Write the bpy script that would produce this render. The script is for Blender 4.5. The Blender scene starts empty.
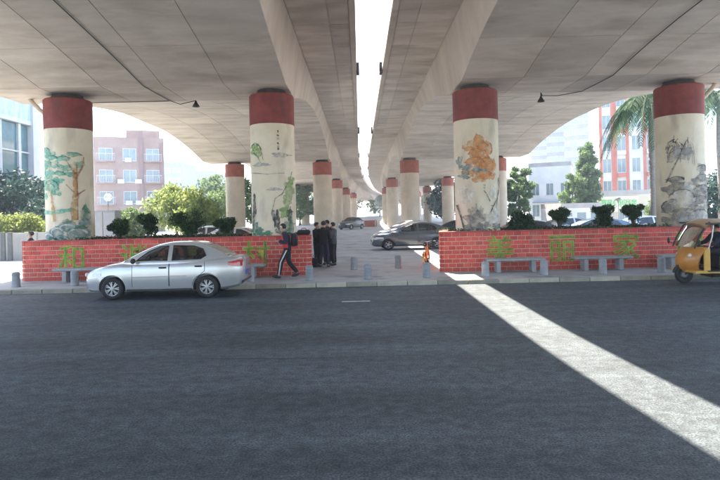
import bpy, bmesh, math, random
import numpy as np
from mathutils import Vector, Matrix, Euler

R = math.radians
scn = bpy.context.scene
C = bpy.context.collection

# ------------------------------------------------------------------ camera
CAMZ, FPX, YH, ROLL = 2.2, 540.0, 212.0, R(1.3)
cam_d = bpy.data.cameras.new('camera')
cam = bpy.data.objects.new('camera', cam_d)
C.objects.link(cam)
cam_d.sensor_width = 36.0
cam_d.lens = 36.0 * FPX / 720.0
cam_d.shift_y = -(240.0 - YH) / 720.0
cam_d.clip_start = 0.1
cam_d.clip_end = 3000
cam.matrix_world = Matrix.Translation((0, 0, CAMZ)) @ Matrix.Rotation(R(90), 4, 'X') @ Matrix.Rotation(-ROLL, 4, 'Z')
scn.camera = cam

# ------------------------------------------------------------------ light
SUN = Vector((-0.29, 0.60, 1.0)).normalized()
elev = math.asin(SUN.z)
azim = math.atan2(SUN.x, SUN.y)
world = bpy.data.worlds.new('World')
scn.world = world
world.use_nodes = True
wn = world.node_tree
wn.nodes.clear()
sky = wn.nodes.new('ShaderNodeTexSky')
sky.sky_type = 'NISHITA'
sky.sun_disc = False
sky.sun_elevation = elev
sky.sun_rotation = azim
sky.air_density = 1.0
sky.dust_density = 2.0
sky.ozone_density = 1.2
bg = wn.nodes.new('ShaderNodeBackground')
bg.inputs['Strength'].default_value = 0.14
wo = wn.nodes.new('ShaderNodeOutputWorld')
wn.links.new(sky.outputs[0], bg.inputs[0])
wn.links.new(bg.outputs[0], wo.inputs[0])
sl = bpy.data.lights.new('sun', 'SUN')
sl.energy = 5.0
sl.angle = R(0.53)
sl.color = (1.0, 0.90, 0.77)
so = bpy.data.objects.new('sun', sl)
C.objects.link(so)
so.rotation_euler = SUN.to_track_quat('Z', 'Y').to_euler()
so.location = (0, 0, 60)

scn.view_settings.view_transform = 'Standard'
scn.view_settings.look = 'None'
scn.view_settings.gamma = 1.0
scn.view_settings.use_curve_mapping = False
scn.view_settings.exposure = 2.58
scn.cycles.max_bounces = 10
scn.cycles.diffuse_bounces = 6
scn.cycles.glossy_bounces = 4
scn.cycles.transparent_max_bounces = 24
scn.cycles.volume_bounces = 1
scn.cycles.use_denoising = True
scn.cycles.sample_clamp_indirect = 8.0

# ------------------------------------------------------------------ helpers
def px(x, y, d):
    """point seen at photo pixel (x, y), d metres away along the street axis"""
    dx, dy = x - 360.0, y - YH
    u = dx * math.cos(ROLL) - dy * math.sin(ROLL)
    v = dx * math.sin(ROLL) + dy * math.cos(ROLL)
    return Vector((u * d / FPX, d, CAMZ - v * d / FPX))

def empty(name, loc=(0, 0, 0), rz=0.0, label=None, cat=None, group=None):
    o = bpy.data.objects.new(name, None)
    o.empty_display_size = 0.2
    C.objects.link(o)
    o.location = loc
    o.rotation_euler = (0, 0, rz)
    tag(o, label, cat, group)
    return o

def tag(o, label=None, cat=None, group=None, kind=None):
    if label: o['label'] = label
    if cat: o['category'] = cat
    if group: o['group'] = group
    if kind: o['kind'] = kind
    return o

def copy_tree(o, parent=None):
    c = o.copy()
    C.objects.link(c)
    c.parent = parent
    for ch in o.children:
        copy_tree(ch, c)
    return c

def link_mesh(name, me, m=None, parent=None, smooth=False):
    o = bpy.data.objects.new(name, me)
    C.objects.link(o)
    if m is not None:
        me.materials.clear()
        me.materials.append(m)
    if parent is not None: o.parent = parent
    if smooth:
        me.polygons.foreach_set('use_smooth', [True] * len(me.polygons))
    return o

class MB:
    def __init__(s):
        s.v, s.f = [], []
    def add(s, vs, fs):
        n = len(s.v)
        s.v += [tuple(p) for p in vs]
        s.f += [tuple(i + n for i in f) for f in fs]
        return s
    def box(s, c, d, rot=None):
        hx, hy, hz = d[0] / 2, d[1] / 2, d[2] / 2
        vs = [Vector((x, y, z)) for x in (-hx, hx) for y in (-hy, hy) for z in (-hz, hz)]
        if rot is not None:
            m = Euler(rot).to_matrix()
            vs = [m @ p for p in vs]
        vs = [p + Vector(c) for p in vs]
        return s.add(vs, [(0, 1, 3, 2), (4, 6, 7, 5), (0, 4, 5, 1), (2, 3, 7, 6), (0, 2, 6, 4), (1, 5, 7, 3)])
    def bbox(s, c, d, b=0.01):
        """box with chamfered edges"""
        bm = bmesh.new()
        bmesh.ops.create_cube(bm, size=1.0)
        for q in bm.verts:
            q.co = Vector((q.co.x * d[0], q.co.y * d[1], q.co.z * d[2])) + Vector(c)
        bmesh.ops.bevel(bm, geom=bm.edges[:], offset=b, segments=1, affect='EDGES')
        bm.verts.index_update()
        s.add([q.co[:] for q in bm.verts], [[q.index for q in f.verts] for f in bm.faces])
        bm.free()
        return s
    def tube(s, pts, rad, n=8, cap=True, closed=False):
        pts = [Vector(p) for p in pts]
        if not hasattr(rad, '__len__'): rad = [rad] * len(pts)
        base = len(s.v)
        up = None
        m = len(pts)
        for i, p in enumerate(pts):
            if closed:
                t = (pts[(i + 1) % m] - pts[i - 1]).normalized()
            else:
                t = (pts[min(i + 1, m - 1)] - pts[max(i - 1, 0)]).normalized()
            if up is None:
                up = Vector((0, 0, 1)) if abs(t.z) < 0.9 else Vector((1, 0, 0))
            a = (up - t * up.dot(t)).normalized()
            up = a
            b = t.cross(a)
            for k in range(n):
                th = 2 * math.pi * k / n
                s.v.append(tuple(p + (a * math.cos(th) + b * math.sin(th)) * rad[i]))
        rings = m if closed else m - 1
        for i in range(rings):
            for k in range(n):
                i2 = (i + 1) % m
                s.f.append((base + i * n + k, base + i2 * n + k, base + i2 * n + (k + 1) % n, base + i * n + (k + 1) % n))
        if cap and not closed:
            s.f.append(tuple(base + k for k in range(n)))
            s.f.append(tuple(base + (m - 1) * n + k for k in reversed(range(n))))
        return s
    def lathe(s, prof, c=(0, 0, 0), axis='Z', n=24, cap=True):
        base = len(s.v)
        for (r, h) in prof:
            for k in range(n):
                th = 2 * math.pi * k / n
                a, b = r * math.cos(th), r * math.sin(th)
                p = {'Z': (a, b, h), 'Y': (a, h, b), 'X': (h, a, b)}[axis]
                s.v.append((p[0] + c[0], p[1] + c[1], p[2] + c[2]))
        for i in range(len(prof) - 1):
            for k in range(n):
                s.f.append((base + i * n + k, base + i * n + (k + 1) % n, base + (i + 1) * n + (k + 1) % n, base + (i + 1) * n + k))
        if cap:
            s.f.append(tuple(base + k for k in reversed(range(n))))
            s.f.append(tuple(base + (len(prof) - 1) * n + k for k in range(n)))
        return s
    def ell(s, c, r, nu=12, nv=8, rot=None):
        m = Euler(rot).to_matrix() if rot is not None else Matrix.Identity(3)
        base = len(s.v)
        for j in range(1, nv):
            ph = math.pi * j / nv
            for i in range(nu):
                th = 2 * math.pi * i / nu
                p = m @ Vector((r[0] * math.sin(ph) * math.cos(th), r[1] * math.sin(ph) * math.sin(th), r[2] * math.cos(ph)))
                s.v.append((p.x + c[0], p.y + c[1], p.z + c[2]))
        t = len(s.v)
        for z in (r[2], -r[2]):
            p = m @ Vector((0, 0, z))
            s.v.append((p.x + c[0], p.y + c[1], p.z + c[2]))
        for j in range(nv - 2):
            for i in range(nu):
                s.f.append((base + j * nu + i, base + (j + 1) * nu + i, base + (j + 1) * nu + (i + 1) % nu, base + j * nu + (i + 1) % nu))
        for i in range(nu):
            s.f.append((t, base + i, base + (i + 1) % nu))
            s.f.append((t + 1, base + (nv - 2) * nu + (i + 1) % nu, base + (nv - 2) * nu + i))
        return s
    def prism(s, poly, y0, y1):
        """polygon in (x, z) extruded along y"""
        n = len(poly)
        vs = [(p[0], y0, p[1]) for p in poly] + [(p[0], y1, p[1]) for p in poly]
        fs = [tuple(range(n)), tuple(reversed(range(n, 2 * n)))]
        fs += [(i, i + n, (i + 1) % n + n, (i + 1) % n) for i in range(n)]
        return s.add(vs, fs)
    def loft(s, rings, cap=True):
        base, n = len(s.v), len(rings[0])
        for r in rings: s.v += [tuple(p) for p in r]
        for i in range(len(rings) - 1):
            for k in range(n):
                s.f.append((base + i * n + k, base + i * n + (k + 1) % n, base + (i + 1) * n + (k + 1) % n, base + (i + 1) * n + k))
        if cap:
            s.f.append(tuple(base + k for k in reversed(range(n))))
            s.f.append(tuple(base + (len(rings) - 1) * n + k for k in range(n)))
        return s
    def grid(s, fn, nu, nv):
        base = len(s.v)
        for j in range(nv + 1):
            for i in range(nu + 1):
                s.v.append(tuple(fn(i / nu, j / nv)))
        for j in range(nv):
            for i in range(nu):
                a = base + j * (nu + 1) + i
                s.f.append((a, a + 1, a + nu + 2, a + nu + 1))
        return s
    def mesh(s, name, fix=True):
        me = bpy.data.meshes.new(name)
        me.from_pydata(s.v, [], s.f)
        if fix:
            bm = bmesh.new()
            bm.from_mesh(me)
            bmesh.ops.recalc_face_normals(bm, faces=bm.faces)
            bm.to_mesh(me)
            bm.free()
        me.update()
        return me
    def build(s, name, m, parent=None, smooth=False, fix=True, angle=None):
        me = s.mesh(name, fix)
        o = link_mesh(name, me, m, parent, smooth)
        if angle is not None:
            me.set_sharp_from_angle(angle=R(angle)) if smooth else None
        return o

def eval_mesh(o):
    bpy.context.view_layer.update()
    dg = bpy.context.evaluated_depsgraph_get()
    me = bpy.data.meshes.new_from_object(o.evaluated_get(dg))
    return me

def drop(o):
    bpy.data.objects.remove(o, do_unlink=True)

# ------------------------------------------------------------------ materials
def new_mat(name):
    m = bpy.data.materials.new(name)
    m.use_nodes = True
    nt = m.node_tree
    return m, nt, nt.nodes['Principled BSDF'], nt.nodes['Material Output']

def pmat(name, c1, c2=None, scale=4.0, rough=0.6, metal=0.0, bump=0.0, bscale=None, stretch=(1, 1, 1),
         detail=6.0, spec=0.5, rand=0.0, coat=0.0, lo=0.35, hi=0.65, space='Object', emit=None, dirt=None):
    m, nt, b, out = new_mat(name)
    N, L = nt.nodes, nt.links
    b.inputs['Roughness'].default_value = rough
    b.inputs['Metallic'].default_value = metal
    b.inputs['Specular IOR Level'].default_value = spec
    b.inputs['Coat Weight'].default_value = coat
    if c2 is None:
        c2 = tuple(min(1, v * 1.12 + 0.004) for v in c1)
    tc = N.new('ShaderNodeTexCoord')
    mp = N.new('ShaderNodeMapping')
    mp.inputs['Scale'].default_value = stretch
    if space == 'World':
        g = N.new('ShaderNodeNewGeometry')
        L.new(g.outputs['Position'], mp.inputs['Vector'])
    else:
        L.new(tc.outputs[space], mp.inputs['Vector'])
    no = N.new('ShaderNodeTexNoise')
    no.inputs['Scale'].default_value = scale
    no.inputs['Detail'].default_value = detail
    no.inputs['Roughness'].default_value = 0.6
    L.new(mp.outputs[0], no.inputs['Vector'])
    rp = N.new('ShaderNodeValToRGB')
    rp.color_ramp.elements[0].position = lo
    rp.color_ramp.elements[1].position = hi
    rp.color_ramp.elements[0].color = (*c1, 1)
    rp.color_ramp.elements[1].color = (*c2, 1)
    L.new(no.outputs['Fac'], rp.inputs[0])
    col = rp.outputs[0]
    if dirt:
        dc, ds, dlo, dhi, dst = dirt
        mp2 = N.new('ShaderNodeMapping')
        mp2.inputs['Scale'].default_value = dst
        L.new(mp.inputs['Vector'].links[0].from_socket, mp2.inputs['Vector'])
        n2 = N.new('ShaderNodeTexNoise')
        n2.inputs['Scale'].default_value = ds
        n2.inputs['Detail'].default_value = 8
        L.new(mp2.outputs[0], n2.inputs['Vector'])
        r2 = N.new('ShaderNodeMapRange')
        r2.inputs['From Min'].default_value = dlo
        r2.inputs['From Max'].default_value = dhi
        L.new(n2.outputs['Fac'], r2.inputs['Value'])
        mx = N.new('ShaderNodeMix')
        mx.data_type = 'RGBA'
        L.new(r2.outputs[0], mx.inputs['Factor'])
        L.new(col, mx.inputs[6])
        mx.inputs[7].default_value = (*dc, 1)
        col = mx.outputs[2]
    if rand > 0:
        oi = N.new('ShaderNodeObjectInfo')
        mr = N.new('ShaderNodeMapRange')
        mr.inputs['To Min'].default_value = 1 - rand
        mr.inputs['To Max'].default_value = 1 + rand
        L.new(oi.outputs['Random'], mr.inputs['Value'])
        hs = N.new('ShaderNodeHueSaturation')
        L.new(mr.outputs[0], hs.inputs['Value'])
        L.new(col, hs.inputs['Color'])
        col = hs.outputs[0]
    L.new(col, b.inputs['Base Color'])
    if bump > 0:
        n3 = N.new('ShaderNodeTexNoise')
        n3.inputs['Scale'].default_value = bscale or scale * 6
        n3.inputs['Detail'].default_value = 5
        L.new(mp.outputs[0], n3.inputs['Vector'])
        bp = N.new('ShaderNodeBump')
        bp.inputs['Strength'].default_value = min(1.0, bump)
        bp.inputs['Distance'].default_value = 0.02
        L.new(n3.outputs['Fac'], bp.inputs['Height'])
        L.new(bp.outputs[0], b.inputs['Normal'])
    if emit:
        b.inputs['Emission Color'].default_value = (*emit[0], 1)
        b.inputs['Emission Strength'].default_value = emit[1]
    return m

def glass_mat(name, tint, gloss=0.12):
    m, nt, b, out = new_mat(name)
    N, L = nt.nodes, nt.links
    tr = N.new('ShaderNodeBsdfTransparent')
    tr.inputs[0].default_value = (*tint, 1)
    gl = N.new('ShaderNodeBsdfGlossy')
    gl.inputs['Roughness'].default_value = 0.03
    fr = N.new('ShaderNodeLayerWeight')
    fr.inputs['Blend'].default_value = 0.25
    ma = N.new('ShaderNodeMath')
    ma.operation = 'MULTIPLY_ADD'
    ma.inputs[1].default_value = 0.7
    ma.inputs[2].default_value = gloss
    L.new(fr.outputs['Fresnel'], ma.inputs[0])
    mx = N.new('ShaderNodeMixShader')
    L.new(ma.outputs[0], mx.inputs[0])
    L.new(tr.outputs[0], mx.inputs[1])
    L.new(gl.outputs[0], mx.inputs[2])
    L.new(mx.outputs[0], out.inputs[0])
    return m

def leaf_mat(name, c1, c2, trans=0.35):
    m, nt, b, out = new_mat(name)
    N, L = nt.nodes, nt.links
    g = N.new('ShaderNodeNewGeometry')
    no = N.new('ShaderNodeTexNoise')
    no.inputs['Scale'].default_value = 1.3
    no.inputs['Detail'].default_value = 4
    L.new(g.outputs['Position'], no.inputs['Vector'])
    ad = N.new('ShaderNodeMath')
    ad.operation = 'MULTIPLY_ADD'
    ad.inputs[1].default_value = 0.45
    L.new(g.outputs['Random Per Island'], ad.inputs[0])
    sb = N.new('ShaderNodeMath')
    sb.operation = 'SUBTRACT'
    sb.inputs[1].default_value = 0.22
    L.new(no.outputs['Fac'], sb.inputs[0])
    L.new(sb.outputs[0], ad.inputs[2])
    rp = N.new('ShaderNodeValToRGB')
    rp.color_ramp.elements[0].position = 0.2
    rp.color_ramp.elements[1].position = 0.8
    rp.color_ramp.elements[0].color = (*c1, 1)
    rp.color_ramp.elements[1].color = (*c2, 1)
    L.new(ad.outputs[0], rp.inputs[0])
    L.new(rp.outputs[0], b.inputs['Base Color'])
    b.inputs['Roughness'].default_value = 0.55
    b.inputs['Specular IOR Level'].default_value = 0.3
    tl = N.new('ShaderNodeBsdfTranslucent')
    L.new(rp.outputs[0], tl.inputs[0])
    mx = N.new('ShaderNodeMixShader')
    mx.inputs[0].default_value = trans
    L.new(b.outputs[0], mx.inputs[1])
    L.new(tl.outputs[0], mx.inputs[2])
    L.new(mx.outputs[0], out.inputs[0])
    return m

def wash_mat(name, c1, c2, dens=0.8, scale=9.0, low=.12):
    """thin watercolour paint: uneven cover over the plaster"""
    m, nt, b, out = new_mat(name)
    N, L = nt.nodes, nt.links
    g = N.new('ShaderNodeNewGeometry')
    no = N.new('ShaderNodeTexNoise')
    no.inputs['Scale'].default_value = scale
    no.inputs['Detail'].default_value = 6
    L.new(g.outputs['Position'], no.inputs['Vector'])
    rp = N.new('ShaderNodeValToRGB')
    rp.color_ramp.elements[0].position = 0.38
    rp.color_ramp.elements[1].position = 0.62
    rp.color_ramp.elements[0].color = (*c1, 1)
    rp.color_ramp.elements[1].color = (*c2, 1)
    L.new(no.outputs['Fac'], rp.inputs[0])
    L.new(rp.outputs[0], b.inputs['Base Color'])
    b.inputs['Roughness'].default_value = 0.8
    n2 = N.new('ShaderNodeTexNoise')
    n2.inputs['Scale'].default_value = scale * 0.55
    n2.inputs['Detail'].default_value = 7
    L.new(g.outputs['Position'], n2.inputs['Vector'])
    mr = N.new('ShaderNodeMapRange')
    mr.inputs['From Min'].default_value = 0.30
    mr.inputs['From Max'].default_value = 0.66
    mr.inputs['To Min'].default_value = low
    mr.inputs['To Max'].default_value = dens
    L.new(n2.outputs['Fac'], mr.inputs['Value'])
    L.new(mr.outputs[0], b.inputs['Alpha'])
    return m

M = {}
M['concrete'] = pmat('concrete', (.50, .43, .36), (.63, .555, .475), 0.5, 0.85, bump=.15, bscale=14, stretch=(1, 1.2, .5), space='World',
                     dirt=((.42, .36, .30), 1.3, .55, .85, (0.7, 1.2, .5)))
M['panel'] = pmat('panel', (.50, .44, .37), (.64, .57, .49), 0.8, 0.85, bump=.15, bscale=14, stretch=(.6, 1.8, 1), space='World', rand=.11,
                  dirt=((.36, .30, .235), .8, .50, .80, (0.6, 1.5, 1)))
M['joint'] = pmat('joint', (.16, .15, .14), (.22, .2, .18), 2, .9)
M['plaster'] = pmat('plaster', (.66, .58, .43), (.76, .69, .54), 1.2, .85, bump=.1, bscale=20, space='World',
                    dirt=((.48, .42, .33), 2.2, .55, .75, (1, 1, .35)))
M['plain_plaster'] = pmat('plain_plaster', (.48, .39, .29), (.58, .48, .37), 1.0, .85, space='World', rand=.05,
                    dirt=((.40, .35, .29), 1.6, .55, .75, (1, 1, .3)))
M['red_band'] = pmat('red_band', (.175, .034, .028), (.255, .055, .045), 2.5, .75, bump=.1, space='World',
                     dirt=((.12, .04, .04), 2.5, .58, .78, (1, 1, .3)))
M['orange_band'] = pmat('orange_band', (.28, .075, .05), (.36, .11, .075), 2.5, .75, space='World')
M['bearing'] = pmat('bearing', (.035, .032, .03), (.07, .06, .055), 5, .8)
M['asphalt'] = None
M['white'] = pmat('white_paint', (.68, .68, .66), (.8, .8, .78), 6, .6)
M['black'] = pmat('black_rubber', (.012, .012, .013), (.022, .022, .023), 9, .75)
M['dark'] = pmat('dark_plastic', (.02, .021, .024), (.035, .036, .04), 8, .45)
M['steel'] = pmat('steel', (.45, .46, .48), (.55, .56, .58), 8, .35, metal=.9)
M['grey_metal'] = pmat('grey_metal', (.22, .23, .24), (.28, .29, .3), 4, .5, metal=.3)
M['chrome'] = pmat('chrome', (.6, .6, .62), (.7, .7, .72), 6, .2, metal=1.0)
M['glass'] = glass_mat('car_glass', (.42, .46, .46), .06)
M['dark_glass'] = pmat('dark_glass', (.02, .025, .03), (.03, .036, .042), 3, .06, spec=.9)
M['win_glass'] = pmat('window_glass', (.10, .15, .17), (.17, .24, .26), 0.6, .12, spec=.9, space='World')
M['soil'] = pmat('soil', (.05, .035, .025), (.09, .065, .045), 9, .95, bump=.5)
M['bark'] = pmat('bark', (.09, .065, .045), (.16, .12, .09), 6, .9, bump=.5, stretch=(1, 1, .25))

# ================================================================== SETTING
def asphalt_mat():
    m, nt, b, out = new_mat('asphalt')
    N, L = nt.nodes, nt.links
    g = N.new('ShaderNodeNewGeometry')
    def noise(scale, st, det=6):
        mp = N.new('ShaderNodeMapping')
        mp.inputs['Scale'].default_value = st
        L.new(g.outputs['Position'], mp.inputs['Vector'])
        n = N.new('ShaderNodeTexNoise')
        n.inputs['Scale'].default_value = scale
        n.inputs['Detail'].default_value = det
        n.inputs['Roughness'].default_value = .65
        L.new(mp.outputs[0], n.inputs['Vector'])
        return n.outputs['Fac']
    def ramp(s, a, bb, c0, c1):
        r = N.new('ShaderNodeMapRange')
        r.inputs['From Min'].default_value = a
        r.inputs['From Max'].default_value = bb
        r.inputs['To Min'].default_value = c0
        r.inputs['To Max'].default_value = c1
        L.new(s, r.inputs['Value'])
        return r.outputs[0]
    def mul(a, bb):
        x = N.new('ShaderNodeMath')
        x.operation = 'MULTIPLY'
        L.new(a, x.inputs[0])
        L.new(bb, x.inputs[1])
        return x.outputs[0]
    grit = ramp(noise(46, (1, 1, 1), 7), .38, .62, .3, 1.8)
    worn = ramp(noise(.55, (.6, 1.6, 1), 7), .36, .64, .76, 1.2)
    band = ramp(noise(.9, (.05, 1.0, 1), 3), .35, .65, .76, 1.24)
    patch = ramp(noise(6.0, (1, 1.2, 1), 9), .35, .66, .55, 1.35)
    v = mul(mul(grit, worn), mul(band, patch))
    mc = N.new('ShaderNodeMix')
    mc.data_type = 'RGBA'
    mc.blend_type = 'MULTIPLY'
    mc.inputs['Factor'].default_value = 1
    mc.inputs[6].default_value = (.058, .072, .080, 1)
    cb = N.new('ShaderNodeCombineXYZ')
    for k in range(3): L.new(v, cb.inputs[k])
    L.new(cb.outputs[0], mc.inputs[7])
    L.new(mc.outputs[2], b.inputs['Base Color'])
    b.inputs['Roughness'].default_value = .72
    b.inputs['Specular IOR Level'].default_value = .45
    bp = N.new('ShaderNodeBump')
    bp.inputs['Strength'].default_value = .55
    bp.inputs['Distance'].default_value = .012
    L.new(noise(75, (1, 1, 1), 3), bp.inputs['Height'])
    L.new(bp.outputs[0], b.inputs['Normal'])
    return m
M['asphalt'] = asphalt_mat()
M['pavement'] = pmat('pavement', (.32, .325, .32), (.42, .425, .42), .8, .85, bump=.15, bscale=25, space='World',
                     dirt=((.2, .2, .2), .9, .55, .72, (1, 1, 1)))
M['ground'] = pmat('ground', (.24, .235, .22), (.34, .33, .31), .3, .9, space='World')
M['kerb'] = pmat('kerb', (.28, .265, .22), (.40, .375, .30), 3, .85, bump=.2, rand=.32)
GZ = .12
KY = 15.95   # kerb face

def sheet(name, x0, x1, y0, y1, z, m):
    o = MB().add([(x0, y0, z), (x1, y0, z), (x1, y1, z), (x0, y1, z)], [(0, 1, 2, 3)]).build(name, m, fix=False)
    return tag(o, kind='structure')
sheet('ground', -700, 700, -500, 900, -.03, M['ground'])
sheet('road', -400, 400, -6, KY + .1, 0.0, M['asphalt'])
pv = MB().box((0, (KY + .16 + 700) / 2, GZ / 2 - .02), (1000, 700 - KY - .16, GZ + .04)).build('pavement', M['pavement'])
tag(pv, kind='structure')
pb = MB().box((0, -26, GZ / 2 - .02), (1000, 40, GZ + .04)).build('pavement_behind', M['pavement'])
tag(pb, kind='structure')
kerb_me = MB().bbox((0, 0, 0), (.885, .15, .17), .015).mesh('kerb_stone')
x = -15.3
rk = random.Random(4)
while x < 17:
    o = link_mesh('kerb_stone', kerb_me, M['kerb'], pv)
    o.location = (x, KY + .08, GZ - .085 + rk.uniform(-.004, .006))
    o.rotation_euler = (0, 0, rk.uniform(-.006, .006))
    x += .9
kf = MB()
for k in range(90):
    for sgn in (-1, 1):
        kf.box(((15.75 if sgn < 0 else 17.15) * sgn + sgn * .9 * k, KY + .08, GZ - .085), (.885, .15, .17))
tag(kf.build('kerb_run', M['kerb'], pv), kind='stuff')
# lane dash and gutter line on the road
dash = MB()
for k in (-7, -6, -5, 0, 5, 6, 7):
    c = px(356, 301.5, 13.3).x + k * 6.0
    dash.box((c, 13.3, .003), (.7 if k == 0 else 2.0, .11, .004))
tag(dash.build('lane_dash', pmat('worn_line', (.35, .35, .33), (.5, .5, .48), 12, .8)), kind='structure')

# tar seam between two asphalt layers
ts = MB()
rt = random.Random(9)
prev = None
for k in range(121):
    xx = -14 + 14.0 * k / 120
    c = 8.25 + .05 * math.sin(xx * 1.7) + rt.uniform(-.015, .015)
    w = .014 + .03 * max(0, rt.random() - .35) * (1 - k / 130)
    row = [(xx, c - w, .003), (xx, c + w, .003)]
    if prev: ts.add(prev + row, [(0, 2, 3, 1)])
    prev = row
o = ts.build('tar_seam', pmat('tar', (.02, .022, .024), (.035, .037, .04), 20, .6), fix=False)
tag(o, kind='structure')

# ================================================================== VIADUCT
XC = .57
PIER0, SPAN = 19.55, 26.0
ZS, RISE, SLABZ = 6.64, 1.33, 8.60
def off(y):
    if y < 10: return .0078 * 36 + .0936 * (10 - y)
    if y < 16: return .0078 * (16 - y) ** 2
    return 0.0 if y < 58 else (y - 58) ** 2 / 2600.0
def soffit(y):
    t = ((y - PIER0) / SPAN) % 1.0
    dd = min(t, 1 - t) * SPAN
    fl = 1.25
    if dd < fl: return ZS
    q = (dd - fl) / (SPAN / 2 - fl)
    return ZS + RISE * (1 - (1 - q) ** 2)
ys = []
y = -46.0
while y < 340:
    ys.append(y)
    y += .65 if y < 75 else (1.3 if y < 150 else 4.0)
for n in range(-2, 5):
    for e in (-1.25, 1.25): ys.append(PIER0 + n * SPAN + e)
ys = sorted(ys)
D_IN, D_OUT = 3.0, 13.4
def deck(s, label):
    root = empty('viaduct_deck', (XC, PIER0, SLABZ), 0, label, 'viaduct', 'elevated road decks')
    def W(x, y, z): return (s * x + off(y), y - PIER0, z - SLABZ)
    g = MB().loft([[W(D_IN, y, soffit(y) + .018), W(D_OUT, y, soffit(y) + .018), W(D_OUT + .45, y, SLABZ + .03), W(D_IN - .28, y, SLABZ + .03)] for y in ys])
    g.build('girder', M['concrete'], root)
    MB().loft([[W(.575, y, SLABZ), W(15.0, y, SLABZ), W(15.0, y, SLABZ + .26), W(.575, y, SLABZ + .26)] for y in ys]).build('deck_slab', M['concrete'], root)
    for a, b in ((.578, .80), (14.78, 14.997)):
        MB().loft([[W(a, y, SLABZ + .255), W(b, y, SLABZ + .255), W(b, y, SLABZ + 1.15), W(a, y, SLABZ + 1.15)] for y in ys]).build('parapet', M['concrete'], root)
    # drip beam under the inner edge
    MB().loft([[W(.60, y, SLABZ - .05), W(.78, y, SLABZ - .05), W(.78, y, SLABZ + .004), W(.60, y, SLABZ + .004)] for y in ys]).build('drip_edge', M['concrete'], root)
    # formwork panels of the soffit, near spans
    ncol, pw, rows = 5, (D_OUT - D_IN) / 5, []
    bnd = []
    for n in range(-1, 2):
        p = PIER0 + n * SPAN
        bnd += [p - 1.25, p + 1.25]
        m_ = 9
        L_ = SPAN - 2.5
        bnd += [p + 1.25 + L_ * k / m_ for k in range(1, m_)]
    bnd = sorted(v for v in bnd if v < PIER0 + SPAN + 2)
    gp = .013
    for i in range(len(bnd) - 1):
        y0, y1 = bnd[i] + gp, bnd[i + 1] - gp
        if y1 < 2: continue
        nn = 3 if soffit((y0 + y1) / 2) > ZS + .01 else 1
        for c in range(ncol):
            x0, x1 = D_IN + c * pw + gp, D_IN + (c + 1) * pw - gp
            if c == 0: x0 = D_IN + .004
            if c == ncol - 1: x1 = D_OUT - .004
            mb = MB()
            rings = []
            for k in range(nn + 1):
                yy = y0 + (y1 - y0) * k / nn
                z = soffit(yy)
                rings.append([W(x0, yy, z), W(x1, yy, z), W(x1, yy, z + .022), W(x0, yy, z + .022)])
            mb.loft(rings).build('soffit_panel', M['panel'], root)
        for x0, x1 in ((.80, 1.45), (1.475, D_IN - .31)):
            MB().loft([[W(x0, yy, SLABZ - .02), W(x1, yy, SLABZ - .02), W(x1, yy, SLABZ + .003), W(x0, yy, SLABZ + .003)] for yy in (y0, y1)]).build('slab_panel', M['panel'], root)
    for k in range(5):
        yy = 24.6 + 18.6 * k
        MB().bbox(W(.52, yy, SLABZ + .12), (.13, .42, .5), .02).build('drain_box', M['bearing'], root)
    return root
deck(-1, 'broad concrete road deck with arched underside on the left of the sky gap')
deck(1, 'broad concrete road deck with arched underside on the right of the sky gap')

CZ = 6.45
def column(x, y, label, painted, r=.79):
    root = empty('viaduct_column', (x, y, GZ), 0, label, 'column', 'round columns carrying the viaduct')
    top, band = CZ - GZ, 1.08
    n = 40 if painted else 28
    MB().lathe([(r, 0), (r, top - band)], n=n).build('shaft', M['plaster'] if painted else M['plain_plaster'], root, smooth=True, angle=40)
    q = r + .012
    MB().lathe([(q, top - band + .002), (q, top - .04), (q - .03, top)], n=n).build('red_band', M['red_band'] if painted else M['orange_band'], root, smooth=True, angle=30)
    MB().lathe([(r * .70, top + .002), (r * .70, top + .10), (r * .64, top + .10), (r * .64, ZS - GZ + .01)], n=24).build('bearing', M['bearing'], root, smooth=True, angle=30)
    return root
colx = [-11.05, -3.68, 3.68, 11.05]
names1 = ['column painted with green trees above swirling rocks, leftmost of the front row',
          'column painted with a perched green bird and dark leaves behind the walking person',
          'column painted with an orange mountain and ink branches at the bare end of its planter',
          'column painted with grey rocks and drooping willow beside the orange three wheeler']
cols1 = [column(XC + cx, PIER0, nm, True) for cx, nm in zip(colx, names1)]
sides = ['outer left', 'inner left', 'inner right', 'outer right']
for rr, rn in ((1, 'second'), (2, 'third'), (3, 'fourth'), (4, 'fifth')):
    yy = PIER0 + SPAN * rr
    for cx, sd in zip(colx, sides):
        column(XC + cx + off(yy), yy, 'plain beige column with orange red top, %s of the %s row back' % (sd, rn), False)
for cx, sd in zip(colx, sides):
    pass

# ---- paintings on the four front columns
W_ = {}
W_['teal'] = wash_mat('paint_teal', (.12, .42, .30), (.30, .58, .46), .85)
W_['deepgreen'] = wash_mat('paint_deepgreen', (.04, .16, .10), (.12, .28, .18), .9)
W_['leafgreen'] = wash_mat('paint_leafgreen', (.16, .34, .10), (.36, .48, .18), .85)
W_['ochre'] = wash_mat('paint_ochre', (.48, .26, .07), (.60, .38, .14), .9)
W_['orange'] = wash_mat('paint_orange', (.66, .24, .06), (.74, .42, .18), .85)
W_['peach'] = wash_mat('paint_peach', (.70, .40, .20), (.74, .52, .32), .8, 6)
W_['rust'] = wash_mat('paint_rust', (.30, .10, .05), (.42, .18, .10), .9)
W_['ink'] = wash_mat('paint_ink', (.03, .035, .04), (.09, .10, .10), 1.0, 14)
W_['greywash'] = wash_mat('paint_greywash', (.16, .16, .16), (.34, .33, .31), .8)
W_['palegrey'] = wash_mat('paint_palegrey', (.36, .36, .35), (.52, .52, .5), .85)
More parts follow.
